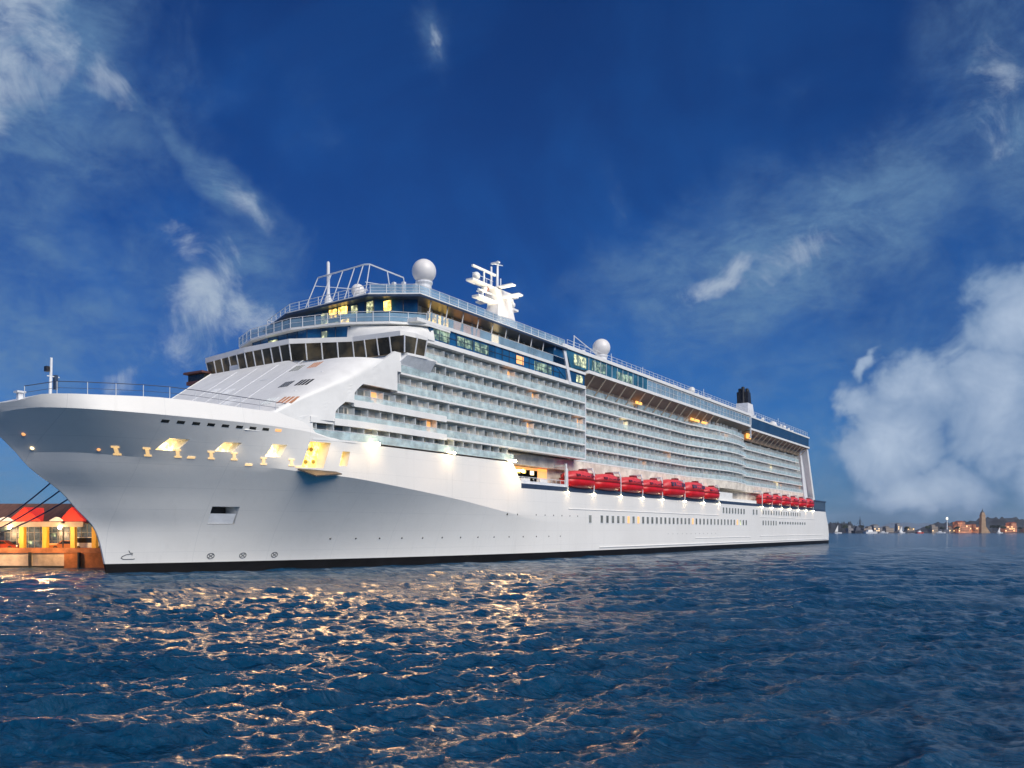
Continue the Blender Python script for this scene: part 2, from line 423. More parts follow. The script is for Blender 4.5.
def hull_mesh():
    NT_, NU, NS = 16, 5, 3
    cols = []
    for v in V:
        w, k, b, s = yat(ystem(0), v), yat(-10.2, v), yat(-14, v), yat(-15, v)
        zk = Zk(k); zb = max(Zb(b), zk + 0.2); zs = max(Zs(s), zb + 0.3)
        pts = []
        xw, xk, xb, xs = Xw(w), Xk(k), Xb(b), Xs(s)
        for z in (-2.5, 0.0, 1.3):
            t = max(z, 0) / zk
            pts.append((yat(ystem(z), v), lerp(xw, xk, t ** 1.5), z))
        for i in range(1, NT_ + 1):
            z = lerp(1.3, zk, i / NT_); t = z / zk
            pts.append((yat(ystem(z), v) if v < 17.5 else v, lerp(xw, xk, t ** 1.5), z))
        for i in range(1, NU + 1):
            t = i / NU; pts.append((lerp(k, b, t), lerp(xk, xb, t), lerp(zk, zb, t)))
        for i in range(1, NS + 1):
            t = i / NS; pts.append((lerp(b, s, t), lerp(xb, xs, t), lerp(zb, zs, t)))
        if v > 285:
            f = (v - 285) / 24
            pts = [(lerp(285, stern_y(z), f), x, z) for (y, x, z) in pts]
        cols.append(pts)
    nc, nr = len(cols), len(cols[0])
    vs = []; fs = []; mi = []
    for sgn in (1, -1):
        for c in cols:
            for (y, x, z) in c: vs.append((sgn * x, y, z))
    def idx(sd, c, r): return sd * nc * nr + c * nr + r
    for sd in (0, 1):
        for c in range(nc - 1):
            for r in range(nr - 1):
                f = (idx(sd, c, r), idx(sd, c + 1, r), idx(sd, c + 1, r + 1), idx(sd, c, r + 1))
                fs.append(f if sd == 0 else f[::-1])
                mi.append(1 if r < 2 else (2 if (r >= nr - 1 - NS and V[c] > 66) else 0))
    for c in range(nc - 1):     # bottom, top
        fs.append((idx(0, c, 0), idx(1, c, 0), idx(1, c + 1, 0), idx(0, c + 1, 0))); mi.append(1)
        fs.append((idx(0, c, nr - 1), idx(0, c + 1, nr - 1), idx(1, c + 1, nr - 1), idx(1, c, nr - 1))); mi.append(0)
    for r in range(nr - 1):     # stem, transom
        fs.append((idx(0, 0, r), idx(0, 0, r + 1), idx(1, 0, r + 1), idx(1, 0, r))); mi.append(0 if r >= 2 else 1)
        fs.append((idx(0, nc - 1, r), idx(1, nc - 1, r), idx(1, nc - 1, r + 1), idx(0, nc - 1, r + 1))); mi.append(0 if r >= 2 else 1)
    me = bpy.data.meshes.new('hull'); me.from_pydata(vs, [], fs)
    for m in (HULLP, BOOT, NAVY): me.materials.append(m)
    me.polygons.foreach_set('material_index', mi)
    bm = bmesh.new(); bm.from_mesh(me); bmesh.ops.recalc_face_normals(bm, faces=bm.faces); bm.to_mesh(me); bm.free()
    return me
hme = hull_mesh()
hull = bpy.data.objects.new('hull', hme); col.objects.link(hull)
_bm = bmesh.new(); _bm.from_mesh(hme); HB = BVHTree.FromBMesh(_bm); _bm.free()
def hx(y, z):       # outer face of the near side at (y, z)
    h = HB.ray_cast(Vector((60, y, z)), Vector((-1, 0, 0)))
    return (h[0].x, h[1]) if h[0] else (18.42, Vector((1, 0, 0)))
# openings cut into the plating: (y0, y1, z0, z1, depth, slant)
CUTS = [(1.3, 3.5, 15.1, 16.45, .45, .4), (7.5, 9.6, 15.3, 16.45, .45, .35), (13.5, 15.4, 15.0, 16.6, .45, .3),
        (18.3, 21.2, 13.85, 17.3, .7, .4), (9.9, 13.1, 6.3, 8.6, .45, -.1), (23.2, 24.4, 14.3, 16.3, 1.2, .2)]
cut = MB(); CXS = []
for (y0, y1, z0, z1, dp, sk) in CUTS:
    xo = max(hx(y, z)[0] for y in (y0, y1) for z in (z0, z1)); xi = min(hx(y, z)[0] for y in (y0, y1) for z in (z0, z1)) - dp
    CXS.append((xi, xo))
    cut.hexa([(xi, y0 - sk, z0), (xo + 2, y0 - sk, z0), (xo + 2, y1 - sk, z0), (xi, y1 - sk, z0), (xi, y0 + sk, z1), (xo + 2, y0 + sk, z1), (xo + 2, y1 + sk, z1), (xi, y1 + sk, z1)])
cuto = cut.build('cutter', WHITE)
md = hull.modifiers.new('cut', 'BOOLEAN'); md.object = cuto; md.operation = 'DIFFERENCE'; md.solver = 'EXACT'
dg = bpy.context.evaluated_depsgraph_get()
hme2 = bpy.data.meshes.new_from_object(hull.evaluated_get(dg)); hull.modifiers.clear(); hull.data = hme2; hme2.name = 'hull'
bpy.data.objects.remove(cuto)
hme2.shade_smooth(); hme2.set_sharp_from_angle(angle=R(13))
hull.parent = ship
# what is seen in the openings
for i, (y0, y1, z0, z1, dp, sk) in enumerate(CUTS):
    xi, xo = CXS[i]
    if i == 4:
        MB().hexa([(xi + .02, y0 + .1, z0 + .06), (hx(y0, z0)[0] - .1, y0 + .1, z0 + .06), (hx(y1, z0)[0] - .1, y1 - .1, z0 + .06), (xi + .02, y1 - .1, z0 + .06), (xi + .02, y0 + .1, z0 + 1.4), (hx(y0, z0 + 1.4)[0] - .25, y0 + .1, z0 + 1.4), (hx(y1, z0 + 1.4)[0] - .25, y1 - .1, z0 + 1.4), (xi + .02, y1 - .1, z0 + 1.4)]).build('shell_door', WHITE2, hull)
        MB().box(xi + .004, xi + .25, y0 + .12, y1 - .12, z0 + 1.42, z1 - .04).build('recess_shade_panel', BLACK, hull)  # black panel standing in for the shade inside the doorway
        continue
    o = MB().hexa([(xi + .02, y0 - sk + .03, z0 + .03), (xi + .1, y0 - sk + .03, z0 + .03), (xi + .1, y1 - sk - .03, z0 + .03), (xi + .02, y1 - sk - .03, z0 + .03),
                   (xi + .02, y0 + sk + .03, z1 - .03), (xi + .1, y0 + sk + .03, z1 - .03), (xi + .1, y1 + sk - .03, z1 - .03), (xi + .02, y1 + sk - .03, z1 - .03)]).build('lit_mooring_bay' if i < 3 else 'lit_side_hatch', LITB if i < 3 else LITY, hull)
    d = MB()
    if i == 3:
        for (a, b) in ((.30, .74), (.58, .74), (.25, .24), (.7, .27)):
            yy, zz = lerp(y0, y1, a), lerp(z0, z1, b)
            d.ball((xi + .12, yy, zz), .3, 10)
        build_each(d, 'hatch_fitting', mat('fitting_ochre', (.45, .30, .04), .5, .1), o)
    elif i < 3:
        pass
# pilot platform under the big hatch
pl = MB(); x0 = hx(19.5, 13.5)[0]
pl.hexa([(x0 - .5, 17.3, 13.45), (x0 + 1.5, 18.6, 12.6), (x0 + 2.0, 22.8, 13.05), (x0 + .5, 22.4, 13.55), (x0 - .5, 17.3, 13.62), (x0 + 1.5, 18.6, 12.75), (x0 + 2.0, 22.8, 13.2), (x0 + .5, 22.4, 13.7)])
pl.build('hatch_platform', mat('platform_grey', (.05, .045, .04), .7), hull)
# roller fairleads: I-shaped pedestals with mooring-deck light painted in as glow, along the mooring deck line, shaped to the plating
def patch(m, y0, y1, z0, z1, pr, up=None):
    c = [(y0, z0), (y1, z0), (y1, z1), (y0, z1)]
    if up is not None: c = [(y - 0.6 * (hx(y, z)[0] - hx(y, up)[0]), z) for y, z in c]
    a = [hx(y, z)[0] for y, z in c]
    p = [(a[i] - .2, *c[i]) for i in range(4)] + [(a[i] + pr, *c[i]) for i in range(4)]
    return m.hexa(p)
LF = mat('lit_fairlead', (.8, .7, .5), .5, .05, emit=(1, .60, .20), es=.45)
for y in (-2.6, 0.3, 3.4, 7.0, 9.6, 13.2, 16.6):
    z = 14.75 if y < 10 else 14.35
    m = MB(); patch(m, y - .36, y + .36, z + .34, z + .52, .09, z); patch(m, y - .36, y + .36, z - .42, z - .26, .09, z); patch(m, y - .16, y + .16, z - .26, z + .34, .11, z)
    m.build('roller_fairlead', LF, hull)
for y in (5.0, 11.6, 17.6):
    z = 14.3 if y < 10 else 13.75
    patch(MB(), y - .4, y + .4, z, z + .24, .09).build('chock', LF, hull)
for (y, z) in ((-10.6, 16.3), (-9.3, 14.9), (-4.2, 14.9)):
    x = hx(y, z)[0]; MB().ball((x - .06, y, z), .22, 10, sz=1.0).build('hawse_lamp', LITW if -10 < y < -5 else LITO, hull)
# small oblong ports below the bulwark
for i in range(9):
    y = .3 + i * 1.72; z = 18.2 + .015 * i
    patch(MB(), y - .42, y + .42, z - .16, z + .16, .03).build('bulwark_port', DARKG if i < 8 else LITO, hull)
# painted draught symbols: bulb mark and thruster marks follow the plating
def decal(lines, r=.07):
    m = MB()
    for ln in lines: m.path([(hx(y, z)[0] + .02, y, z) for (y, z) in ln], r, 5)
    return m
MARK = mat('mark_grey', (.10, .11, .12), .6)
decal([[(2.3, 2.95), (2.45, 2.65), (2.75, 2.6)], [(1.7, 2.2), (2.1, 2.45), (2.5, 2.5), (2.75, 2.4)], [(1.7, 2.2), (1.6, 2.0), (1.85, 1.85), (2.8, 1.85), (3.0, 1.9)]], .05).build('bulbous_bow_mark', MARK, hull)
for yc in (11.4, 15.4, 19.6):
    ring = [(yc + .42 * math.cos(a * math.pi / 8), 2.1 + .36 * math.sin(a * math.pi / 8)) for a in range(17)]
    decal([ring, [(yc - .3, 1.85), (yc + .3, 2.35)], [(yc - .3, 2.35), (yc + .3, 1.85)]], .05).build('thruster_mark', MARK, hull)
# hull windows
wm = MB()
def hull_window(y, z, w, h, m, name='window'):
    x = hx(y, z)[0]
    f = MB().box(x - .1, x + .05, y - w / 2 - .12, y + w / 2 + .12, z - h / 2 - .12, z + h / 2 + .12).build(name, WHITE2, hull)
    MB().box(x - .05, x + .075, y - w / 2, y + w / 2, z - h / 2, z + h / 2).build('pane', m, f)
yy = 91.9
while yy < 192:
    if not (93.5 < yy < 95): hull_window(yy, 7.85, 1.05, 1.55, LITO if random.random() < .06 else LITG if abs(yy - 186) < 1.2 else DOORG)
    yy += 2.55 if yy < 150 else 2.75
for k in range(6): hull_window(209 + k * 2.9, 7.9, 1.2, 1.5, DOORG)
for k in range(11): hull_window(228 + k * 3.3, 8.0, 1.7, .85, DOORG)
for k in range(8): hull_window(171.5 + k * 2.6, 11.25, 1.2, 1.6, DOORG)
for k in range(2): hull_window(199 + k * 3.2, 11.25, 1.4, 1.6, DOORG)
for k in range(16): hull_window(209 + k * 3.0, 11.3, 1.2, 1.3, DOORG)
for k in range(14):
    y = 27 + k * 4.1; x = hx(y, 4.35)[0]; MB().ball((x - .12, y, 4.35), .2, 8).build('porthole', DARKG, hull)
for k in range(9):
    if k == 2: continue
    y = 62 + k * 3.1; x = hx(y, 8.6)[0]; MB().ball((x - .12, y, 8.35), .2, 8).build('porthole', DARKG, hull)
for k in range(12):
    y = 132 + k * 3.0; MB().ball((18.3, y, 4.6), .17, 8).build('porthole', DARKG, hull)
# long rubbing strakes
MB().tube((18.42, 96, 1.9), (18.42, 297, 1.9), .16, 8).build('rubbing_strake', WHITE, hull)
MB().tube((18.42, 150, 3.4), (18.42, 196, 3.4), .12, 8).build('rubbing_strake', WHITE, hull)
MB().tube((18.42, 206, 3.6), (18.42, 290, 3.6), .12, 8).build('rubbing_strake', WHITE, hull)
MB().tube((18.4, 83, 9.75), (18.4, 168, 9.75), .14, 8).build('lower_ledge', WHITE, hull)
MB().tube((18.4, 206, 9.75), (18.4, 276, 9.75), .12, 8).build('lower_ledge', WHITE, hull)
# bow rail and jackstaff
rail = MB(); pts = []
for v in np.linspace(2.2, 20, 15):
    s = yat(-15, v); pts.append((Xs(s) - .25, s, Zs(s) if s < 18 else 20.5))
hi_ = [(p[0], p[1], p[2] + (1.35 if i < 13 else 1.35 - .4 * (i - 12))) for i, p in enumerate(pts)]
rail.path(hi_, .045); rail.path([(p[0], p[1], p[2] + .65) for p in pts[:12]], .025)
bro = rail.build('bow_rail', DKMETAL, ship)
st = MB()
for p, q in zip(pts[:13], hi_): st.tube((p[0], p[1], p[2] - .2), q, .04)
for v in np.linspace(1, 12, 7):
    s = yat(-15, v); st.tube((-Xs(s) + .25, s, Zs(s) - .2), (-Xs(s) + .25, s, Zs(s) + 1.3), .06)
build_each(st, 'stanchion', METAL, bro)
js = MB().tube((0.2, -6.6, 19.5), (0.2, -6.4, 25.9), .2, 8, .14).tube((.2, -6.9, 23.7), (.2, -5.5, 23.7), .07)
jso = js.build('jackstaff', WHITE2, ship)
MB().box(-.1, .5, -7.1, -6.7, 24.2, 24.8).build('mast_lamp', BLACK, jso)
MB().box(-.05, .45, -6.1, -5.75, 22.2, 23.9).build('rolled_flag', NAVY, jso)
MB().box(4.6, 5.1, -12.2, -11.7, 19.2, 20.7).box(4.4, 5.3, -12.4, -11.5, 20.5, 20.7).build('winch_console', WHITE2, ship)

# ---------------- front: sloping face below the bridge, cheek and solid core
def Xside(y): return float(np.interp(y, [6, 10, 14, 17.5, 21, 24.5, 29], [14.3, 15.0, 15.6, 16.3, 17.3, 18.1, 18.42]))
def y0f(X):
    t = min(max((X - 11.5) / 6.92, 0), 1)
    return 28.0 + 5.2 * (1 - math.sqrt(max(0, 1 - t * t)))
def ztop(X): return 31.5 - 1.45 * sm((X - .5) / 6)
def front_face():
    m = MB(); xs = [-18.2 + i * (29.7 / 24) for i in range(25)] + [11.5 + 6.92 * math.sin(math.pi / 2 * i / 14) for i in range(1, 15)]; zs = [i / 14 for i in range(15)]
    n = len(xs)
    for X in xs:
        for t in zs:
            z = lerp(18.0, ztop(X), t); y = y0f(X) - 1.42 * (31.5 - z)
            m.v.append((min(X, Xside(y) + .002), y, z))
    for i in range(n - 1):
        for j in range(len(zs) - 1):
            k = len(zs); m.f.append((i * k + j, (i + 1) * k + j, (i + 1) * k + j + 1, i * k + j + 1))
    # far side wall and closing faces
    m.add([(-18.2, 7.4, 17), (-18.2, 60, 17), (-18.2, 60, 31.6), (-18.2, 28, 31.6)], [(0, 3, 2, 1)])
    return m
ff = front_face().build('superstructure_front', WHITE, ship, smooth=True)
FK = lambda X, z: y0f(X) - 1.42 * (31.5 - z)
MB().prism([(-18, 30), (-17, 29), (1, 29), (9, 33), (17.6, 34), (17.6, 40), (-18, 40)], 29.9, 30.0).build('bridge_underdeck', WHITE2, ship)
# near-side cheek plate with stepped cut-outs: polygon in (y, z), from the slope line to the balcony starts
ROW0 = [17.8, 20.25, 23.1, 25.95, 28.8, 31.65, 34.5]
START = [19.0, 22.2, 25.2, 33.6, 34.4, 39.0]
def cheek():
    m = MB()
    for k in range(5):
        z0, z1 = ROW0[k], ROW0[k + 1]
        b = .55 if k < 3 else .25   # rounded fore end of the cut-out
        for j in range(6):
            za, zb = lerp(z0, z1, j / 6), lerp(z0, z1, (j + 1) / 6)
            def end(z):
                t = (z - z0) / (z1 - z0)
                e = START[k] + 1.9 * max(0, t - .45) ** 1.3 / .55 if k < 3 else START[k]
                if k == 0: e = START[0] + (.4 if j in (0, 5) else 0)
                return e
            def beg(z): return FK(18.4, z)
            ya0, ya1, yb0, yb1 = beg(za), end(za), beg(zb), end(zb)
            n = 5
            for q in range(n):
                pa, pb = lerp(ya0, ya1, q / n), lerp(ya0, ya1, (q + 1) / n); pc, pd = lerp(yb0, yb1, (q + 1) / n), lerp(yb0, yb1, q / n)
                m.hexa([(Xside(pa) - .5, pa, za), (Xside(pa), pa, za), (Xside(pb), pb, za), (Xside(pb) - .5, pb, za),
                        (Xside(pd) - .5, pd, zb), (Xside(pd), pd, zb), (Xside(pc), pc, zb), (Xside(pc) - .5, pc, zb)])
    return m
cheek().build('fore_side_plating', WHITE, ship)
SLIT = mat('slope_lit', (.25, .12, .08), .4, .3, emit=(1, .45, .2), es=.16)
# windows in the sloping face, each a leaning parallelogram
def slope_win(Xc, z, lit, w=2.1):
    m = MB(); o = .06
    for k in range(4):
        x0 = Xc - w / 2 + k * w / 4 + .06; x1 = x0 + w / 4 - .22; zz = [z - .5, z + .5]
        m.hexa([(x0, FK(x0, zz[0]) - o, zz[0]), (x1, FK(x1, zz[0]) - o, zz[0]), (x1, FK(x1, zz[0]) + .1, zz[0]), (x0, FK(x0, zz[0]) + .1, zz[0]),
                (x0, FK(x0, zz[1]) - o, zz[1]), (x1, FK(x1, zz[1]) - o, zz[1]), (x1, FK(x1, zz[1]) + .1, zz[1]), (x0, FK(x0, zz[1]) + .1, zz[1])])
    return m.build('window', lit, ff)
for X, z, l in ((7.4, 29.0, DOORG), (11.0, 29.1, SLIT), (10.8, 25.6, DARKG), (14.0, 25.6, DARKG), (12.4, 22.6, SCREEN), (15.2, 22.6, SLIT), (-3, 26.0, WHITE2), (-7.5, 26.6, WHITE2), (2, 23.5, WHITE2)):
    slope_win(X, z, l)
for X in (-10, -5, 0, 5.5):
    MB().hexa([(X + dx, FK(X, zz) + dy, zz) for zz in (19, 30.8) for (dx, dy) in ((0, -.07), (.15, -.07), (.15, .1), (0, .1))]).build('slope_rib', WHITE2, ff)
for z in (24.1, 27.4):
    MB().hexa([(x, FK(x, zz) + dy, zz) for zz in (z, z + .12) for (x, dy) in ((2, -.08), (14.5, -.08), (14.5, .08), (2, .08))]).build('slope_rib', WHITE2, ff)
# solid core behind everything
MB().prism([(-18, 43), (14, 43), (14, 268), (-18, 268)], 14.02, 34.3).build('deckhouse_core', BEIGE, ship)
MB().prism([(-18.42, 34), (-18.0, 34), (-18.0, 275), (-18.42, 275)], 14.05, 37.6).build('far_side_wall', WHITE, ship)

# ---------------- bridge
BR = [(-21.6, 33.5), (-21.6, 30.2), (-9.9, 29.0), (0.7, 29.0), (9.8, 33.4), (18.9, 34.6), (19.3, 38.6)]
wing_under = MB()
wing_under.prism([(-21.6, 33.5), (-21.6, 30.4), (-9.9, 29.25), (0.9, 29.3), (9.9, 33.8), (19.2, 34.9), (19.6, 38.6), (19, 42), (8, 42), (-21, 42)], 31.35, 31.7)
bro = wing_under.build('bridge', WHITE, ship)
# curved underside of the near wing
uw = MB()
uw.hexa([(10, 32.0, 29.9), (17.9, 33.6, 29.6), (18.3, 41, 29.6), (10, 41, 29.9), (10, 33.2, 31.34), (19.2, 34.9, 31.34), (19.6, 41, 31.34), (10, 41, 31.34)])
uw.build('wing_underside', WHITE2, bro)
def subdiv_line(line, step):
    out = []
    for (a, b) in zip(line, line[1:]):
        A, B = Vector(a), Vector(b); n = max(1, round((B - A).length / step))
        for i in range(n): out.append(A.lerp(B, i / n))
    out.append(Vector(line[-1])); return out
gl = MB().band(BR, 31.7, 34.12, .15, side=1, lean=.55)
gl.build('bridge_windows', BRG, bro)
mu = MB()
ps = subdiv_line(BR, 2.35)
for i, p in enumerate(ps):
    q0, q1 = ps[max(i - 1, 0)], ps[min(i + 1, len(ps) - 1)]; d = (q1 - q0).normalized(); o = Vector((d.y, -d.x))
    a = p + o * .05; b = p + o * .60
    mu.tube((a.x, a.y, 31.7), (b.x, b.y, 34.15), .11, 6)
build_each(mu, 'window_mullion', WHITE2, bro)
for (pa, pb) in ((BR[2], BR[3]),):
    MB().box(-14.6, -12.2, 29.0, 29.25, 31.75, 32.6).build('window_blind', WHITE2, bro)
MB().box(-5.5, 2, 31, 31.3, 32, 33.2).box(8, 16, 36.5, 36.7, 32.2, 34).build('console_glow', mat('dim_int', (.3, .25, .18), .6, .5, .5, emit=(1, .7, .4), es=.10), bro)
# far wing station dropping below the bridge
fw = MB().prism([(-25.5, 28.3), (-21.2, 28.6), (-21.2, 32), (-25.5, 32)], 30.4, 31.0).prism([(-25.8, 27.9), (-21.0, 28.2), (-21, 32), (-25.8, 32)], 32.2, 32.55)
fwo = fw.build('wing_station', mat('dull_maroon', (.14, .06, .05), .5), ship)
MB().prism([(-25.3, 28.5), (-21.2, 28.8), (-21.2, 31.8), (-25.3, 31.8)], 31.0, 32.2).build('station_windows', DARKG, fwo)
# brow over the bridge, sweeping into the side slab
brow = [(-22.4, 34), (-22.3, 29.8), (-9.9, 28.3), (0.9, 28.3), (10, 32.8), (18.6, 34.0), (19.3, 36.5), (18.8, 40), (8, 44), (-22, 44)]
brz = [35.0, 35.0, 34.95, 34.9, 34.85, 34.85, 34.9, 34.95, 35.0, 35.0]
MB().prism(brow, [34.13] * 10, brz).build('bridge_roof', WHITE, ship)
# blue band of windows above the brow
BB = [(-13, 32.4), (-8, 31.6), (1.5, 31.4), (8.6, 33.7)]
bb = MB().band(BB, 34.9, 36.9, .2, side=1).build('lounge_lower_windows', BLUEG, ship)
ap = MB()
MB().box(-7.8, -5.6, 31.4, 31.55, 35.3, 36.3).box(4, 5, 32.1, 32.3, 35.3, 36.3).build('lit_pane', LITG, bb)
for p in subdiv_line(BB, 2.2): ap.tube((p.x, p.y - .05, 34.9), (p.x, p.y - .05, 36.9), .05)
ap.build('window_mullions', NAVY, bb)
# white sweep on the near quarter, from the bridge brow up to the terrace edge
def sweep():
    lo = [(8.2, 33.4, 34.8), (10.5, 33.4, 34.8), (14.5, 34.1, 34.8), (18.2, 34.6, 34.8), (19.0, 36.4, 34.8), (18.7, 39.0, 34.8), (18.5, 42.0, 34.8)]
    hi2 = [(8.2, 33.6, 36.9), (10.2, 34.2, 36.9), (13.0, 36.2, 36.9), (15.4, 38.2, 36.9), (16.8, 39.6, 36.9), (17.6, 40.8, 36.9), (18.1, 42.0, 36.9)]
    m = MB(); K = 6; n = len(lo)
    for a, b in zip(lo, hi2):
        for k in range(K + 1):
            t = k / K; m.v.append((lerp(a[0], b[0], t ** 1.6), lerp(a[1], b[1], t ** 1.6), lerp(a[2], b[2], t)))
    for i in range(n - 1):
        for k in range(K): m.f.append((i * (K + 1) + k, (i + 1) * (K + 1) + k, (i + 1) * (K + 1) + k + 1, i * (K + 1) + k + 1))
    return m
sweep().build('quarter_sweep', WHITE, ship, smooth=True)
# observation terrace deck, rail, glass lounge, roof
TD = [(-20.5, 38), (-18.5, 33.8), (-12, 31.2), (-1, 30.2), (8, 32.2), (14.6, 36.0), (18.4, 40.2)]
tdk = MB().prism(TD + [(18.4, 46), (-20.5, 46)], 36.92, 37.25).build('terrace_deck', WHITE, ship)
rp = MB(); rg = MB(); q = subdiv_line(TD, 2.3)
rp.path([(p.x, p.y, 38.75) for p in q], .05); rp.path([(p.x, p.y, 37.95) for p in q], .03)
for p in q: rp.tube((p.x, p.y, 37.2), (p.x, p.y, 38.8), .06)
rp.build('terrace_rail', METAL, tdk)
MB().band(TD, 37.3, 38.55, .03, side=1).build('terrace_rail_glass', CLEARG, tdk)
LG = [(-18.0, 44), (-17.6, 40), (-7, 35.6), (12, 35.4), (17.4, 39.4)]
lw = MB().band(LG, 37.27, 40.85, .2, side=1).build('lounge_glass', BLUEG, ship)
lm = MB()
for p in subdiv_line(LG, 2.0): lm.tube((p.x - .02, p.y - .06, 37.27), (p.x - .02, p.y - .06, 40.85), .07)
q = [(p[0], p[1] - .06, 38.9) for p in LG]; lm.path(q, .05)
lm.build('window_mullions', NAVY, lw)
lp = MB()
for (x0, x1, z0, z1) in ((2.3, 3.9, 39.3, 40.6), (4.4, 6.2, 39.5, 40.7), (5.0, 6.6, 37.7, 38.7), (13.2, 14.6, 39, 40.5)):
    yb = 35.2 if x1 < 12 else 36.2
    lp.box(x0, x1, yb, yb + .15, z0, z1)
lp.build('lit_pane', LITY, lw)
lp = MB()
for (x0, x1, z0, z1) in ((0.4, 1.9, 37.5, 40.3), (7.2, 8.4, 39.2, 40.5), (2.4, 4.2, 37.5, 38.6), (10.5, 11.8, 38.9, 40.6)):
    lp.box(x0, x1, 35.25, 35.4, z0, z1)
lp.build('lit_pane', LITG, lw)
RF = [(-18.9, 44), (-18.9, 39), (-6.9, 34.1), (12.2, 33.8), (18.9, 38.2)]
rfo = MB().prism(RF + [(18.9, 82), (-18.9, 82)], 40.85, 41.2).build('lounge_roof', NAVY, ship)
MB().prism([(p[0] * .985, p[1] + .3) for p in RF] + [(18.6, 82), (-18.6, 82)], 41.2, 41.5).build('roof_edge', WHITE, rfo)
rr = MB(); RL = [(-18, 44), (-18, 39.4), (-6.6, 34.8), (12, 34.5), (18.2, 38.7), (18.2, 82)]; q = subdiv_line(RL, 2.4)
for zz, r_ in ((42.9, .05), (42.4, .03), (41.95, .03)): rr.path([(p.x, p.y, zz) for p in q], r_)
for p in q: rr.tube((p.x, p.y, 41.4), (p.x, p.y, 42.95), .06)
rr.build('roof_rail', METAL, rfo)
MB().band(RL[3:], 41.55, 42.8, .03, side=1).build('roof_rail_glass', CLEARG, rfo)
# canopy frame of white tubes, pole mast, domes on the lounge roof
cf = MB(); T = [(-1.6, 36.4, 46.8), (8.9, 36.4, 47.0), (9.7, 36.8, 47.0), (10.2, 44.0, 46.7)]
B_ = [(-2.4, 35.2, 41.5), (8.2, 35.2, 41.5)]
cf.path(T, .11)
for t in (0, .3, .55, .8, .98): cf.tube((lerp(-3.0, 8.2, t), 34.9, 41.5), (lerp(-1.6, 8.9, t), 36.4, lerp(46.8, 47.0, t)), .085)
cf.tube((10.2, 35.2, 41.5), (9.7, 36.8, 47.0), .085); cf.tube((11.0, 40.5, 41.5), (10.0, 40.4, 46.8), .085); cf.tube((11.2, 44, 41.5), (10.2, 44, 46.7), .085)
cf.path([(-1.9, 36, 45.4), (4.2, 42, 45.2)], .06); cf.path([(8.5, 37, 44.5), (11.5, 41, 44.2), (11.6, 46, 44.2)], .06)
cf.build('canopy_frame', METAL, rfo)
pm = MB().lathe((0.6, 36.6, 41.5), [(.75, 0), (.6, 1.4), (.36, 2.0), (.27, 2.6), (.25, 7.4), (.1, 7.6)], 12)
pm.build('pole_mast', WHITE2, rfo, smooth=False)
gd = MB()
for (x, y, w) in ((13.2, 38.5, .5), (14.6, 39.2, .5), (15.4, 41, .6), (12, 39.5, .5)): gd.box(x - w / 2, x + w / 2, y - w / 2, y + w / 2, 41.5, 44.0)
gd.build('roof_locker', WHITE2, rfo)
def dome(x, y, z, r, base=1.2):
    d = MB().ball((x, y, z), r, 32).build('radome', mat('radome_white', (.80, .78, .76), .35, .04, .8), ship, smooth=True)
    b = MB().lathe((x, y, z - r - base), [(r * .62, 0), (r * .62, base * .9), (r * .72, base), (r * .72, base + .25)], 16).build('pedestal', WHITE2, d)
    return d
dome(14.0, 44.7, 47.2, 1.95, 3.6)
d2 = dome(3.3, 40.6, 44.9, 1.1, 2.0)
dome(15.6, 102.2, 45.5, 1.95, 1.8)
dome(8, 255.5, 45.6, 1.6, 1.8)

# ---------------- side: terrace gallery, blue band, slabs, fore half (y 39..90)
for (z0, z1, nm) in ((34.35, 35.0, 'promenade_slab'), (37.25, 37.75, 'promenade_slab')):
    MB().prism([(18.42, 38), (18.5, 90.0), (14.2, 90.0), (14.2, 38)], z0, z1).build(nm, WHITE, ship)
bw = MB().prism([(18.2, 41), (18.2, 82), (17.9, 82), (17.9, 41)], 35.0, 37.25).build('promenade_windows', BLUEG, ship)
mm = MB()
y = 41.2
while y < 82: mm.box(18.15, 18.27, y, y + .12, 35.0, 37.25); y += 2.15
mm.box(18.15, 18.26, 41, 82, 36.1, 36.2)
mm.build('window_mullions', NAVY, bw)
for (a, b, m_) in ((42, 46, LITG), (48, 52.3, LITG), (52.7, 56.6, LITG), (71, 77, LITG), (65, 67.4, LITO)):
    MB().box(18.18, 18.22, a, b, 35.2 + random.random() * .3, 36.9).build('lit_pane', mat('lit_haze', (.02, .07, .09), .08, .5, .5, emit=(.75, .95, .62), es=.34, enoise=.8) if m_ is LITG else LITO, bw)
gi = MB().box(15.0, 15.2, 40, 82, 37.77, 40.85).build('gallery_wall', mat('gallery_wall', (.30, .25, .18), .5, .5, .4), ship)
for (a, b, m_) in ((44.3, 46.4, LITY), (46.9, 49.3, LITY), (50.5, 58, LITO), (61, 64, LITW)):
    MB().box(15.2, 15.3, a, b, 38.2, 40.4).build('lit_panel', m_, gi)
gp = MB()
for y in np.arange(41, 82, 4.1): gp.tube((17.9, y, 37.7), (18.3, y + .35, 40.9), .1)
for y in np.arange(42, 82, 2.7): gp.box(15.2, 15.35, y, y + .5, 37.77, 40.85)
gp.build('gallery_columns', METAL, ship)
MB().box(18.25, 18.3, 40.5, 82, 37.78, 39.1).build('gallery_rail_glass', CLEARG, ship)
MB().tube((18.28, 40.5, 39.15), (18.28, 82, 39.15), .05).build('gallery_rail', METAL, ship)
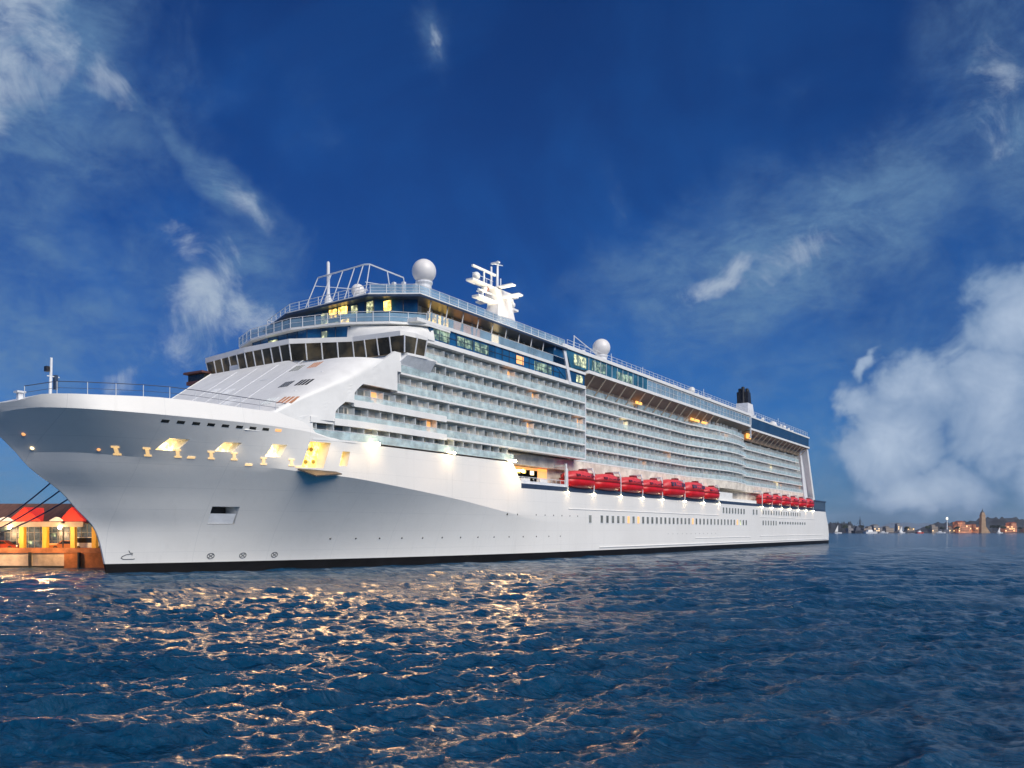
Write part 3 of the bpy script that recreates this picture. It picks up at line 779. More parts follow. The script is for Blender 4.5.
# blue glass fin with its slanting white post, and the glass house aft of it
MB().hexa([(18.3, 77.5, 37.8), (18.3, 82.6, 35.1), (16, 82.6, 35.1), (16, 77.5, 37.8), (18.3, 77.8, 41.0), (18.3, 81.2, 41.2), (16, 81.2, 41.2), (16, 77.8, 41.0)]).build('glass_fin', BLUEG, ship)
MB().hexa([(18.55, 83.2, 34.6), (18.55, 84.2, 34.6), (17.9, 84.2, 34.6), (17.9, 83.2, 34.6), (18.55, 80.6, 42.0), (18.55, 81.6, 42.0), (17.9, 81.6, 42.0), (17.9, 80.6, 42.0)]).build('slanting_post', WHITE2, ship)
gh = MB().prism([(18.2, 83.6), (18.2, 90), (15, 90), (15, 83.6)], 35.0, 37.25).build('glass_house', BLUEG, ship)
MB().box(18.2, 18.24, 86.6, 89.2, 35.4, 36.9).build('lit_pane', LITG, gh)

# ---------------- balcony rows
LITPROB = .035
NSEP = [0, 0]
CURT = mat('curtain', (.62, .57, .50), .5, .3, .5)
def Xat(nodes, y): return float(np.interp(y, [n[0] for n in nodes], [n[1] for n in nodes]))
def balcony_row(z0, nodes, thick_to=None, dp=1.25, h=2.84, pitch=2.5, dark=False):
    ys = sorted(set([n[0] for n in nodes] + list(np.arange(nodes[0][0], nodes[-1][0], 6.0))))
    if ys[-1] - ys[-2] < .3 and len(ys) > 2: ys.pop(-2)
    X = lambda y: Xat(nodes, y)
    slab = MB()
    for a, b in zip(ys, ys[1:]):
        t = .27
        slab.hexa([(X(a) - dp - .3, a, z0 - t), (X(a), a, z0 - t), (X(b), b, z0 - t), (X(b) - dp - .3, b, z0 - t), (X(a) - dp - .3, a, z0), (X(a), a, z0), (X(b), b, z0), (X(b) - dp - .3, b, z0)])
    row = slab.build('balcony_row', WHITE, ship)
    if thick_to:
        tb = MB(); yy = [y for y in np.arange(nodes[0][0] - .1, thick_to, 2.0)] + [thick_to]
        for a, b in zip(yy, yy[1:]):
            tb.hexa([(X(a) - .35, a, z0 - .5), (X(a) + .06, a, z0 - .5), (X(b) + .06, b, z0 - .5), (X(b) - .35, b, z0 - .5), (X(a) - .35, a, z0 + .42), (X(a) + .06, a, z0 + .42), (X(b) + .06, b, z0 + .42), (X(b) - .35, b, z0 + .42)])
        tb.build('solid_parapet', WHITE, row)
    wall = MB(); glass = MB(); hand = MB()
    for a, b in zip(ys, ys[1:]):
        wall.hexa([(X(a) - dp - .2, a, z0 - .01), (X(a) - dp, a, z0 - .01), (X(b) - dp, b, z0 - .01), (X(b) - dp - .2, b, z0 - .01), (X(a) - dp - .2, a, z0 + h - .28), (X(a) - dp, a, z0 + h - .28), (X(b) - dp, b, z0 + h - .28), (X(b) - dp - .2, b, z0 + h - .28)])
        glass.hexa([(X(a) - .11, a, z0 + .04), (X(a) - .07, a, z0 + .04), (X(b) - .07, b, z0 + .04), (X(b) - .11, b, z0 + .04), (X(a) - .11, a, z0 + 1.12), (X(a) - .07, a, z0 + 1.12), (X(b) - .07, b, z0 + 1.12), (X(b) - .11, b, z0 + 1.12)])
        hand.tube((X(a) - .09, a, z0 + 1.16), (X(b) - .09, b, z0 + 1.16), .045, 5)
    wall.build('cabin_wall', BEIGE, row); glass.build('glass_railing', RAILG, row); hand.build('handrail', METAL, row)
    div = MB(); door = MB(); lit = MB(); litw = MB(); cur = MB(); fur = MB()
    y = nodes[0][0] + .6; k = 0
    while y < nodes[-1][0] - .4:
        x = X(y)
        tgt = MB() if NSEP[0] < 100 else div
        tgt.box(x - dp, x - .16, y - .035, y + .035, z0 + .02, z0 + h - .32 if k % 4 == 0 else z0 + 2.15)
        if tgt is not div: NSEP[0] += 1; tgt.build('divider_screen', SCREEN, row)
        if y + pitch < nodes[-1][0]:
            ym = y + pitch / 2; xa, xb = X(y + .3) - dp, X(y + pitch - .35) - dp
            one = NSEP[1] < 100
            if one: NSEP[1] += 1
            tgt = MB() if one else door; r = random.random(); dm_ = DOORG
            if r < LITPROB: tgt = tgt if one else lit; dm_ = LITO
            elif r < LITPROB * 1.5: tgt = tgt if one else litw; dm_ = LITW
            elif r < .58: tgt = tgt if one else cur; dm_ = CURT
            tgt.hexa([(xa - .05, y + .3, z0 + .05), (xa + .05, y + .3, z0 + .05), (xb + .05, y + pitch - .35, z0 + .05), (xb - .05, y + pitch - .35, z0 + .05),
                      (xa - .05, y + .3, z0 + 2.2), (xa + .05, y + .3, z0 + 2.2), (xb + .05, y + pitch - .35, z0 + 2.2), (xb - .05, y + pitch - .35, z0 + 2.2)])
            if one: tgt.build('sliding_door', dm_, row)
            if random.random() < .55:
                xc = x - .5 - random.random() * .3; yc = ym + random.uniform(-.5, .5)
                fur.box(xc - .3, xc + .3, yc - .28, yc + .28, z0 + .3, z0 + .45).box(xc - .36, xc - .26, yc - .28, yc + .28, z0 + .45, z0 + .95)
        y += pitch; k += 1
    for mb_, nm, m_ in ((div, 'divider_screens', SCREEN), (door, 'sliding_doors', DOORG), (cur, 'curtained_doors', CURT), (lit, 'lit_cabin_doors', LITO), (litw, 'lit_cabin_doors', LITW), (fur, 'balcony_chairs', mat('wicker', (.10, .11, .13), .6))):
        if mb_.v: mb_.build(nm, m_, row)['kind'] = 'stuff'
    return row
def side_nodes(y0, y1):
    ns = [(y0, Xside(y0))]
    for y in (21, 24.5, 29):
        if y0 < y < y1: ns.append((y, Xside(y)))
    return ns + [(y1, 18.42)]
for k in range(6):
    z = ROW0[k] if k else 17.82
    LITPROB = .06 if k < 3 else .03
    balcony_row(z, side_nodes(START[k], 89.9 if k else 64.0), thick_to=45 if k in (1, 2) else None, h=ROW0[k + 1] - z if k < 5 else 2.84)
MB().prism([(Xside(19) + .05, 18.6), (18.42, 29), (18.48, 45), (18.1, 45), (18.1, 29), (Xside(19) - .3, 18.6)], 19.85, 20.62).build('solid_parapet', WHITE, ship)
# end screen of the fore block at the step
MB().box(15.4, 18.4, 89.95, 90.25, 20.0, 34.35).build('end_screen', WHITE2, ship)
XB = 15.5
nB = [(90.3, XB), (151.5, XB), (175, 18.35), (184, 18.4), (196, 17.0)]
nD = [(196.4, XB), (266, XB)]
LITPROB = .015
for k in range(1, 6):
    balcony_row([0, 20.15, 23.0, 25.9, 28.75, 31.6][k], nB)
    e = 271.5 - 1.9 * (k - 1)
    balcony_row([0, 20.15, 23.0, 25.9, 28.75, 31.6][k], [(196.4, XB), (e, XB)])
# deck above lifeboats: lowest row recessed wall (17.8..20)
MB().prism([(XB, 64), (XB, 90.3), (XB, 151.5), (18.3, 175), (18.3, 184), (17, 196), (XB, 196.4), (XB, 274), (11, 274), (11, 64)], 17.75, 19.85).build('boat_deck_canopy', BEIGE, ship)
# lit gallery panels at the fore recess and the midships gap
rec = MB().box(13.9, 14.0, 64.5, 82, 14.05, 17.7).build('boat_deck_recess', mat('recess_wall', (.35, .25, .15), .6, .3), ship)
for (a, b, z0, z1, m_) in ((66, 67.5, 15.8, 16.7, LITW), (68.5, 70, 16.3, 17.1, LITY), (71, 72.4, 16.3, 17.1, LITY), (73.2, 74.4, 16.4, 17.2, LITY), (76.0, 77.2, 16.2, 17.0, LITW), (78.6, 82, 15.2, 17.6, LITO), (65, 82, 17.1, 17.6, LITO)):
    MB().box(14.0, 14.1, a, b, z0, z1).build('lit_panel', m_, rec)
rt = MB().tube((18.2, 66, 15.2), (18.2, 82.5, 15.2), .06)
for y in np.arange(66, 82.6, 1.6): rt.tube((18.2, y, 14), (18.2, y, 15.2), .05)
rt.box(18.1, 18.3, 65.5, 82.5, 14.0, 14.5)
rt.tube((18.3, 82.3, 14), (18.3, 82.3, 18.6), .28)
rt.box(15.8, 16.6, 69, 72, 14.02, 15.2).box(15.8, 16.6, 75.5, 78, 14.02, 15.3)
rt.build('recess_rail', WHITE2, rec)
mg = MB().box(12.9, 13.0, 169, 206, 14.05, 17.7).build('boat_deck_recess', mat('recess_wall', (1, 1, 1)), ship)
for (a, b, z0, z1, m_) in ((170, 204, 17.0, 17.5, LITW), (181, 195, 15.2, 16.4, LITW), (196, 202, 15.3, 16.6, LITO)):
    MB().box(13.0, 13.1, a, b, z0, z1).build('lit_panel', m_, mg)
MB().box(17.2, 17.5, 169.5, 182, 14.05, 16.6).box(17.2, 17.5, 182, 205, 14.05, 15.0).build('recess_parapet', WHITE, mg)
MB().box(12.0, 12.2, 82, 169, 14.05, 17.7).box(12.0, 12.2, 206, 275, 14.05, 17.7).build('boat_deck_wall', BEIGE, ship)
# overhanging pool deck with tan soffit and struts
def overhang(y0, y1, zt, ze, xo, xin, name, lead=3.0):
    ed = MB().prism([(xo, y0 + lead), (xo, y1), (xin - 1, y1), (xin - 1, y0)], ze, zt)
    o = ed.build(name, WHITE, ship)
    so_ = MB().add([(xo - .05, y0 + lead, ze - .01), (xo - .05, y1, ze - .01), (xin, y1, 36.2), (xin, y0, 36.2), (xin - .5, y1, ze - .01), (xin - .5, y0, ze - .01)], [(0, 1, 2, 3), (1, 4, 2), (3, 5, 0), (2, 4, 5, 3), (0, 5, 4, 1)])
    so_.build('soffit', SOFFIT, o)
    return o
oh = overhang(88.5, 196.4, 38.5, 37.85, 18.55, 15.2, 'pool_deck')
stt = MB()
for y in np.arange(94, 170, 5.0): MB().tube((18.35, y, 37.83), (15.6, y + .3, 34.6), .15).build('strut', mat('strut_cream', (.62, .52, .38), .5), oh)
oh2 = overhang(196.6, 268, 37.7, 37.1, 18.5, 15.2, 'aft_deck', 0)
stt = MB()
for y in np.arange(201, 267, 4.6): MB().tube((18.3, y, 37.08), (15.6, y + .3, 34.4), .15).build('strut', mat('strut_cream', (1, 1, 1)), oh2)
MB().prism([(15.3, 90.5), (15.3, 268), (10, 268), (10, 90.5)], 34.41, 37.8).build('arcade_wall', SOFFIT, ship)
MB().box(15.9, 16.2, 199.5, 203.5, 34.9, 36.6).build('lit_panel', mat('lit_amber', (.6, .3, .1), .5, .1, emit=(1, .45, .1), es=.9), oh2)
for (a, b) in ((118, 121), (152, 158), (160, 164)): MB().box(16.2, 16.5, a, b, 35.3, 35.9).build('lit_panel', mat('lit_amber', (1, 1, 1)), oh)
# top row of loggias under the overhang
balcony_row(34.45, [(90.3, XB), (151.5, XB), (172, 17.4), (184, 17.4), (196, 16.4)], dp=.9, h=1.6)
# glazed windbreak above the pool deck
wb = MB().prism([(18.3, 91.5), (18.3, 120), (18.1, 120), (18.1, 91.5)], 38.5, 41.3).build('pool_windbreak', mat('teal_glass', (.03, .13, .20), .06, .5, .3), ship)
ww = MB()
for y in np.arange(91.5, 121, 2.6): ww.box(18.25, 18.36, y, y + .12, 38.5, 41.3)
ww.build('window_mullions', METAL, wb)
MB().box(18.28, 18.32, 93, 99, 38.8, 40.9).build('lit_pane', mat('lit_haze', (1, 1, 1)), wb)
MB().box(18.28, 18.32, 104, 112, 38.7, 40.4).build('lit_pane', mat('lit_haze', (1, 1, 1)), wb)
MB().hexa([(18.25, 84.5, 37.8), (18.25, 91.4, 38.5), (15, 91.4, 38.5), (15, 84.5, 37.8), (18.2, 82.2, 41.3), (18.3, 91.4, 41.3), (15, 91.4, 41.3), (15, 82.2, 41.3)]).build('glass_fin', mat('teal_glass', (1, 1, 1)), ship)
MB().box(18.26, 18.34, 85.6, 90.4, 38.7, 40.8).build('lit_pane', LITG, wb)
cw = MB().prism([(18.3, 120), (18.3, 196), (18.24, 196), (18.24, 120)], 38.5, 41.0).build('clear_windbreak', CLEARG, ship)
ww = MB()
for y in np.arange(120, 197, 2.6): ww.box(18.2, 18.36, y, y + .1, 38.5, 41.0)
ww.tube((18.3, 120, 40.95), (18.3, 196, 40.95), .1); ww.tube((18.3, 120, 39.7), (18.3, 196, 39.7), .05)
ww.build('window_mullions', METAL, cw)
# upper sports deck edge
MB().prism([(18.5, 81), (18.6, 91), (18.6, 196), (15.0, 196), (15, 81)], 41.3, 42.0).build('sports_deck', WHITE, ship)
MB().prism([(14.8, 82), (14.8, 240), (-14.8, 240), (-14.8, 82)], 38.5, 42.0).build('top_deckhouse', WHITE2, ship)
MB().prism([(17.2, 120), (17.2, 196), (14.8, 196), (14.8, 120)], 38.5, 41.3).build('pool_deckhouse', WHITE2, ship)
ur = MB()
for zz in (43.2, 42.6): ur.path([(18.2, 83, zz), (18.2, 196, zz), (18.2, 266, zz)], .045)
for y in np.arange(83, 267, 2.4): ur.tube((18.2, y, 41.5), (18.2, y, 43.25), .055)
ur.build('sports_deck_rail', METAL, ship)
# higher steps of the roof behind the rail, uneven, full of small gear
rng2 = random.Random(11)
for i in range(40):
    y = 84 + i * 4.5 + rng2.uniform(-1, 1); x = rng2.uniform(12.5, 16.8); k = i % 4
    if k == 0: MB().box(x - rng2.uniform(.3, .8), x + .3, y, y + rng2.uniform(.5, 1.6), 42.0, 42.0 + rng2.uniform(.6, 1.3)).build('deck_locker', WHITE2, ship)
    elif k == 1: MB().tube((x, y, 42), (x, y, 42 + rng2.uniform(2, 4)), .07).build('light_pole', WHITE2, ship)
    elif k == 2: MB().lathe((x, y, 42), [(.35, 0), (.3, .8), (.55, .9), (.5, 1.2), (.05, 1.4)], 10).build('vent_cowl', WHITE2, ship)
    else: MB().prism([(x - .5, y), (x + .3, y), (x + .3, y + 2.2), (x - .5, y + 2.2)], 42.0, [42.5, 42.5, 43.1, 43.1]).build('sun_lounger', SCREEN, ship)
MB().prism([(13, 86), (13, 100), (6, 100), (6, 86)], 42, 44.6).prism([(12, 108), (12, 226), (-12, 226), (-12, 108)], 42, 44.2).build('roof_house', WHITE, ship)
cabl = MB().path([(14, 93, 46.5), (15, 98, 44.6), (15.6, 102, 43.4)], .09).path([(14, 93, 42), (14, 93, 46.6)], .12)
cabl.build('slide_rail', METAL, ship)
for (y, x, z, r) in ((131.5, 17.6, 41.2, .55), (141, 17.6, 41.3, .75), (158, 17.4, 41.0, .75), (162, 17.6, 41.8, .8), (167, 17.4, 40.6, .7), (152, 16.6, 43.3, .9), (174, 17.3, 41.4, .6), (240, 16.5, 42.6, .7), (246, 16.5, 42.4, .6), (215, 16.5, 42.6, .6)):
    MB().ball((x, y, z), r, 14).lathe((x, y, z - r - .5), [(.25, 0), (.25, .7)], 8).build('deck_dome', WHITE, ship, smooth=True)
# aft dark glass band
ab = MB().prism([(18.35, 196.6), (18.35, 267.2), (17, 267.2), (17, 196.6)], 37.7, 41.0).build('aft_glass_band', mat('slate_glass', (.02, .055, .10), .15, .25, .3), ship)
MB().prism([(18.5, 196.6), (18.5, 268), (15, 268), (15, 196.6)], 41.0, 41.5).build('aft_roof_edge', WHITE, ship)
MB().box(18.2, 18.55, 196.1, 196.55, 34.5, 41.5).build('section_post', WHITE2, ship)
# sloping stern pillar and end
MB().hexa([(17.6, 277.5, 17.4), (17.6, 280, 17.4), (14.5, 280, 17.4), (14.5, 277.5, 17.4), (17.9, 266, 37.1), (17.9, 268, 37.1), (14.5, 268, 37.1), (14.5, 266, 37.1)]).build('stern_pillar', WHITE, ship)
MB().hexa([(15.8, 271, 17.4), (15.8, 276.5, 17.4), (-15, 276.5, 17.4), (-15, 271, 17.4), (15.8, 264, 37.1), (15.8, 267.5, 37.1), (-15, 267.5, 37.1), (-15, 264, 37.1)]).build('stern_wall', WHITE2, ship)
MB().prism([(18.3, 275.5), (17.9, 296), (-17.9, 296), (-18.3, 275.5)], 14.0, 17.0).build('stern_mooring_deck', mat('slate_blue', (.05, .085, .13), .4, .15), ship)
MB().prism([(18.5, 275.2), (18.1, 296.6), (-18.1, 296.6), (-18.5, 275.2)], 17.0, 17.45).build('stern_deck_edge', NAVY, ship)
MB().box(17.0, 18.0, 291, 298, 3.6, 10).v
for (z) in (5.0, 6.2, 7.4, 8.6, 9.8):
    x, y = 17.25, lerp(305.2, 300.6, (z - 3.4) / 9.6)
    MB().ball((x - .1, y - 3.2, z), .22, 8).build('stern_lamp', DIMB, hull)

# ---------------- radar mast
def radar_mast():
    base = MB().hexa([(-2.6, 80, 42), (2.6, 80, 42), (2.6, 91, 42), (-2.6, 91, 42), (-1.5, 83.2, 53), (1.5, 83.2, 53), (1.5, 88.4, 53), (-1.5, 88.4, 53)])
    base.hexa([(-1.5, 83.2, 53), (1.5, 83.2, 53), (1.5, 88.4, 53), (-1.5, 88.4, 53), (-1.2, 82.2, 56.3), (1.2, 82.2, 56.3), (1.2, 87.4, 56.3), (-1.2, 87.4, 56.3)])
    o = base.build('radar_mast', mat('mast_white', (.84, .82, .80), .4, .04), ship)
    arms = MB()
    for (z, y0, y1, t) in ((53.2, 77.0, 91.5, .45), (56.1, 75.0, 91.5, .4)):
        arms.hexa([(-.9, y0, z), (.9, y0, z), (.9, y1, z), (-.9, y1, z), (-.9, y0, z + t), (.9, y0, z + t), (.9, y1, z + t), (-.9, y1, z + t)])
    for s in (-1, 1):
        arms.box(min(0, s * 5.6), max(0, s * 5.6), 84.5, 86.2, 54.6, 54.95); arms.box(min(0, s * 4.6), max(0, s * 4.6), 83.5, 85, 56.6, 56.9)
    arms.build('cross_arm', WHITE, o)
    sc = MB().box(-.25, .25, 76.0, 84.2, 59.2, 59.6).tube((0, 80, 56.5), (0, 80, 59.2), .22).box(-.2, .2, 78, 83, 54.9, 55.2).tube((0, 79.6, 53.6), (0, 79.6, 54.9), .2)
    sc.build('radar_scanner', WHITE, o)
    sp = MB().tube((0.5, 84.0, 56.3), (.5, 84.2, 62.4), .3, 8, .2).tube((-.3, 83.0, 56.3), (-.3, 83.0, 61.0), .22, 8).tube((.5, 82.8, 61.4), (.5, 86, 61.9), .12).box(-1, 1, 83.8, 84.4, 61.9, 62.2).tube((.4, 85.4, 56.3), (.4, 85.4, 59.0), .15)
    sp.build('signal_pole', WHITE2, o)
    dm = MB().ball((0, 77.4, 57.6), .8, 12).ball((0, 80.2, 55.6), .75, 12).ball((0, 89.6, 55.2), .8, 12).ball((0, 90.4, 54.6), .7, 12)
    dm.build('antenna_dome', WHITE, o, smooth=True)
    dk = MB().ball((.3, 80.5, 55.6), .55, 10).ball((.3, 88.9, 54.6), .5, 10)
    dk.build('navigation_horn', mat('rust_red', (.22, .07, .06), .5), o)
    lf = MB().box(-3.2, 3.2, 89, 96, 44.5, 45.0).box(-2.8, 2.8, 91, 98, 47.5, 48.0).tube((2.5, 92, 42), (2.5, 92, 48), .12)
    lf.build('mast_platform', WHITE, o)
    rl = MB()
    for z, y0, y1 in ((53.65, 77.0, 83), (56.5, 75.0, 82)):
        rl.path([(.85, y0, z + 1), (.85, y1, z + 1)], .05)
        for y in np.arange(y0, y1, 1.2): rl.tube((.85, y, z), (.85, y, z + 1), .04)
    rl.build('platform_rail', METAL, o)
radar_mast()
# ---------------- funnel
fn = MB().hexa([(-3.2, 241.5, 41), (3.2, 241.5, 41), (3, 252, 41), (-3, 252, 41), (-2.2, 243.6, 53.3), (2.2, 243.6, 53.3), (2.2, 249.5, 53.3), (-2.2, 249.5, 53.3)]).build('funnel', WHITE2, ship)
MB().hexa([(-2.1, 244.2, 53.3), (2.1, 244.2, 53.3), (2.0, 248.5, 53.3), (-2.0, 248.5, 53.3), (-2.2, 244, 57.6), (2.2, 244, 57.6), (1.8, 248, 57.6), (-1.8, 248, 57.6)]).build('funnel_casing', BLACK, fn)
for (x, y, t) in ((-1.2, 244.8, 58.9), (0.1, 244.4, 59.4), (1.3, 245.4, 58.8), (-.6, 247, 59.0), (1.0, 247.3, 58.6)): MB().lathe((x, y, 53.4), [(.62, 0), (.62, t - 53.4), (.5, t - 53.4 + .1)], 12).build('exhaust_pipe', BLACK, fn)
# ---------------- lifeboats
def loft(secs):     # list of (y, ring of (x, z)); equal counts
    m = MB(); n = len(secs[0][1])
    for y, ring in secs: m.v += [(x, y, z) for x, z in ring]
    for i in range(len(secs) - 1):
        for j in range(n): m.f.append((i * n + j, i * n + (j + 1) % n, (i + 1) * n + (j + 1) % n, (i + 1) * n + j))
    m.f += [tuple(range(n - 1, -1, -1)), tuple(range((len(secs) - 1) * n, len(secs) * n))]
    return m
def make_boat(L, Wd, Hh, Hc, tender, label):
    root = thing('tender_boat' if tender else 'lifeboat', label, 'lifeboat', group='red lifeboats slung along the ship side')
    secs = []
    for i in range(17):
        t = i / 16 * 2 - 1; y = t * L / 2
        f = (1 - abs(t) ** 3.2) ** .6 + .04; rise = .45 * abs(t) ** 3
        ring = []
        for a in range(9):
            ph = math.pi + math.pi * a / 8
            ring.append((Wd / 2 * f * math.copysign(abs(math.cos(ph)) ** .62, math.cos(ph)), Hh + (Hh - rise) * math.copysign(abs(math.sin(ph)) ** .75, math.sin(ph))))
        secs.append((y, ring))
    h = loft(secs).build('hull', RED, root, smooth=True)
    secs = []; top = .5 if tender else .62
    for i in range(17):
        t = i / 16 * 2 - 1; y = t * L / 2 * .97
        f = (1 - abs(t) ** 3.0) ** .6 + .03; g = (1 - abs(t) ** (4 if tender else 2.6)) * .8 + .2
        ring = []
        for a in range(9):
            ph = math.pi * a / 8
            ring.append((Wd / 2 * .95 * f * math.copysign(abs(math.cos(ph)) ** top, math.cos(ph)), Hh + .06 + Hc * g * abs(math.sin(ph)) ** .7))
        secs.append((y, ring))
    c = loft(secs).build('canopy', REDTOP, root, smooth=True)
    gr = MB(); n = 16
    for s in (-1, 1):
        pts = []
        for i in range(n + 1):
            t = i / n * 2 - 1; f = (1 - abs(t) ** 3.2) ** .6 + .04
            pts.append((s * (Wd / 2 * f + .03), t * L / 2, Hh))
        gr.path(pts, .10, 5)
    gr.build('fender_strake', mat('boat_dark_red', (.22, .012, .012), .5), root)
    wn = MB()
    k = 6 if tender else 4
    for s in (-1, 1):
        for i in range(k):
            y = lerp(-L * .32, L * .32, (i + .5) / k); w = L * .64 / k * .36
            xx = Wd / 2 * .955; z0, z1 = Hh + Hc * (.28 if tender else .3), Hh + Hc * (.66 if tender else .55)
            wn.hexa([(s * (xx - .35), y - w, z0), (s * (xx + .03), y - w, z0), (s * (xx + .03), y + w, z0), (s * (xx - .35), y + w, z0),
                     (s * (xx - .55), y - w, z1), (s * (xx - .12), y - w, z1), (s * (xx - .12), y + w, z1), (s * (xx - .55), y + w, z1)])
    build_each(wn, 'window', mat('boat_glass', (.10, .06, .09), .15, .3) if tender else mat('boat_glass_red', (.20, .03, .035), .2, .3), root)
    hb = MB().hexa([(-.8, L * .12, Hh + Hc * .85), (.8, L * .12, Hh + Hc * .85), (.8, L * .27, Hh + Hc * .8), (-.8, L * .27, Hh + Hc * .8), (-.6, L * .13, Hh + Hc + .5), (.6, L * .13, Hh + Hc + .5), (.6, L * .25, Hh + Hc + .5), (-.6, L * .25, Hh + Hc + .5)])
    hb.build('helm_cupola', mat('boat_dark_red', (1, 1, 1)), root)
    kl = MB().box(-.12, .12, -L * .36, L * .36, -.12, .2).tube((0, L * .40, .25), (0, L * .43, .25), .35, 8)
    kl.build('keel', mat('keel_grey', (.12, .12, .13), .6), root)
    hk = MB()
    for y in (-L * .38, L * .38): hk.tube((0, y, Hh + .3), (0, y, Hh + Hc + .5), .09)
    hk.build('lifting_hook', METAL, root)
    return root
edges = [82.6, 93.4, 105.8, 117, 128.2, 142.4, 155.6, 167.6]
BL = ['red lifeboat nearest the bow, beside the lit deck recess', 'second red lifeboat from the lit deck recess', 'red lifeboat third from the lit deck recess',
      'red lifeboat just forward of the two larger tenders', 'forward one of the two larger red tenders with dark windows', 'after one of the two larger red tenders with dark windows',
      'red lifeboat aft of the tenders, last before the long gap']
proto = make_boat(11.6, 4.3, 1.85, 1.75, False, BL[0]); ptend = None
for i in range(7):
    yc = (edges[i] + edges[i + 1]) / 2
    if i in (4, 5):
        if ptend is None: ptend = make_boat(13.4, 4.7, 2.1, 2.35, True, BL[i]); o = ptend
        else: o = copy_tree(ptend)
        o.location = (17.7, yc, 13.75)
    else:
        o = proto if i == 0 else copy_tree(proto)
        o.location = (17.7, yc, 13.95)
    o['label'] = BL[i]
AL = ['first red lifeboat aft of the long gap, foremost of the stern six', 'second of the six small red stern lifeboats', 'third of the six small red stern lifeboats', 'fourth of the six small red stern lifeboats', 'fifth of the six small red stern lifeboats', 'red lifeboat nearest the stern, beside the dark mooring deck']
for i in range(6):
    o = copy_tree(proto); o.location = (17.6, 213.2 + i * 10.9, 14.0); o['label'] = AL[i]; o.scale = (1, .9, .98)
# davits and their lamps
def spot(loc, power, size=95, aim=(0, 0, -1), blend=.9, colr=(1, .74, .42), rad=.12):
    l = bpy.data.lights.new('lamp_light', 'SPOT'); l.energy = power; l.spot_size = R(size); l.spot_blend = blend; l.color = colr; l.shadow_soft_size = rad
    o = bpy.data.objects.new('lamp_light', l); col.objects.link(o); o.location = loc; o.rotation_euler = Vector(aim).to_track_quat('-Z', 'Y').to_euler(); o.parent = ship
    return o
for i, y in enumerate(edges + [207.8 + k * 10.9 for k in range(7)]):
    dv = MB().path([(15.2, y, 17.9), (17.9, y, 18.3), (18.5, y, 17.4), (18.55, y, 14.0), (18.45, y, 13.2)], .13, 6).box(15.2, 18.2, y - .25, y + .25, 18.0, 18.45)
    d = dv.build('davit', WHITE2, ship)
    MB().ball((18.75, y, 13.0), .17, 10).build('lamp', BULB, d)
    spot((19.9, y, 13.6), 52 if i < 8 else 46, 84, (-.42, 0, -1), colr=(1, .66, .34))
# hull floodlamps near the bow and at the fore recess, plus added spots gilding the water
for (y, z, pw, x) in ((28.4, 17.6, 150, 20.0), (45.4, 17.7, 110, 20.0), (62.3, 17.6, 170, 20.2), (64.4, 16.0, 240, 20.4)):
    f = MB().ball((x - .35, y, z), .24, 10).tube((18.3, y, z + .2), (x - .35, y, z + .05), .07).build('floodlamp', BULB, ship)
    spot((x, y, z), pw, 120, (-.35, 0, -1), colr=(1, .64, .34))
    spot((x + .3, y, z), 3000, 140, (.62, -.55, -.42), colr=(1, .60, .27), rad=2.6)  # extra outward spot added for gold glitter on the water
for (y, z) in ((21.5, 16.2), (25.1, 15.6), (2.2, 15.4), (9.0, 15.6), (15.0, 15.4)):
    x = hx(y, z)[0]
    spot((x + 1.6, y, z), 22, 150, (-1, .0, -.35), rad=.4)
    spot((x + .4, y, z), 3000, 140, (.55, -.65, -.40), colr=(1, .60, .27), rad=2.6)  # second spot added to throw gold onto the water
for (x, y, z) in ((4, 80, 46), (4, 90, 47)):
    spot((x + 5, y, z - 3), 9000, 80, (-.35, .12 if y < 85 else -.12, 1), colr=(1, .85, .6))

# ================================================================== QUAY AND TERMINAL
def wl(px, Z): return far(px, Z)
q0 = far(-140, 116); q1 = far(104, 116)
dxq = Vector((CT, ST))
quay = MB().prism([q0, q1, (-19.6, 34), (-19.6, 330), (-95, 330), (-95, 0)], -3, 2.55)
qo = quay.build('quay', mat('quay_concrete', (.62, .48, .34), .8, .35, .35, bump=.6, bscale=1.5), None)
tag(qo, 'weathered concrete quay with rusty stains beside the ship bow', 'quay')
def strip(px0, px1, Z, z0, z1, th, name, m, parent):
    a, b = Vector(far(px0, Z)), Vector(far(px1, Z)); n = Vector((-ST, CT)) * th
    p = [a, b, b + n, a + n]
    return MB().prism([(v.x, v.y) for v in p], z0, z1).build(name, m, parent)
strip(-140, 104.2, 115.8, 2.2, 2.95, 2.0, 'kerb_beam', mat('rusty_beam', (.40, .15, .06), .8, .4, .7), qo)
strip(64, 104.3, 115.85, -.2, 2.2, .25, 'end_facing', mat('rust_facing', (.50, .17, .05), .8, .4, .5), qo)
strip(-140, 64, 115.9, -3, 0.35, .2, 'tide_band', mat('wet_black', (.02, .02, .018), .6, .3), qo)
for px in (30, 79):
    x, y = far(px, 115.6); MB().tube((x, y, -.5), (x, y, 2.3), .22, 10).build('fender_pile', mat('wet_black', (1, 1, 1)), qo)
x, y = far(108.5, 112); MB().tube((x, y, -1), (x, y, 1.5), .12, 8).build('tide_gauge', METAL, qo)

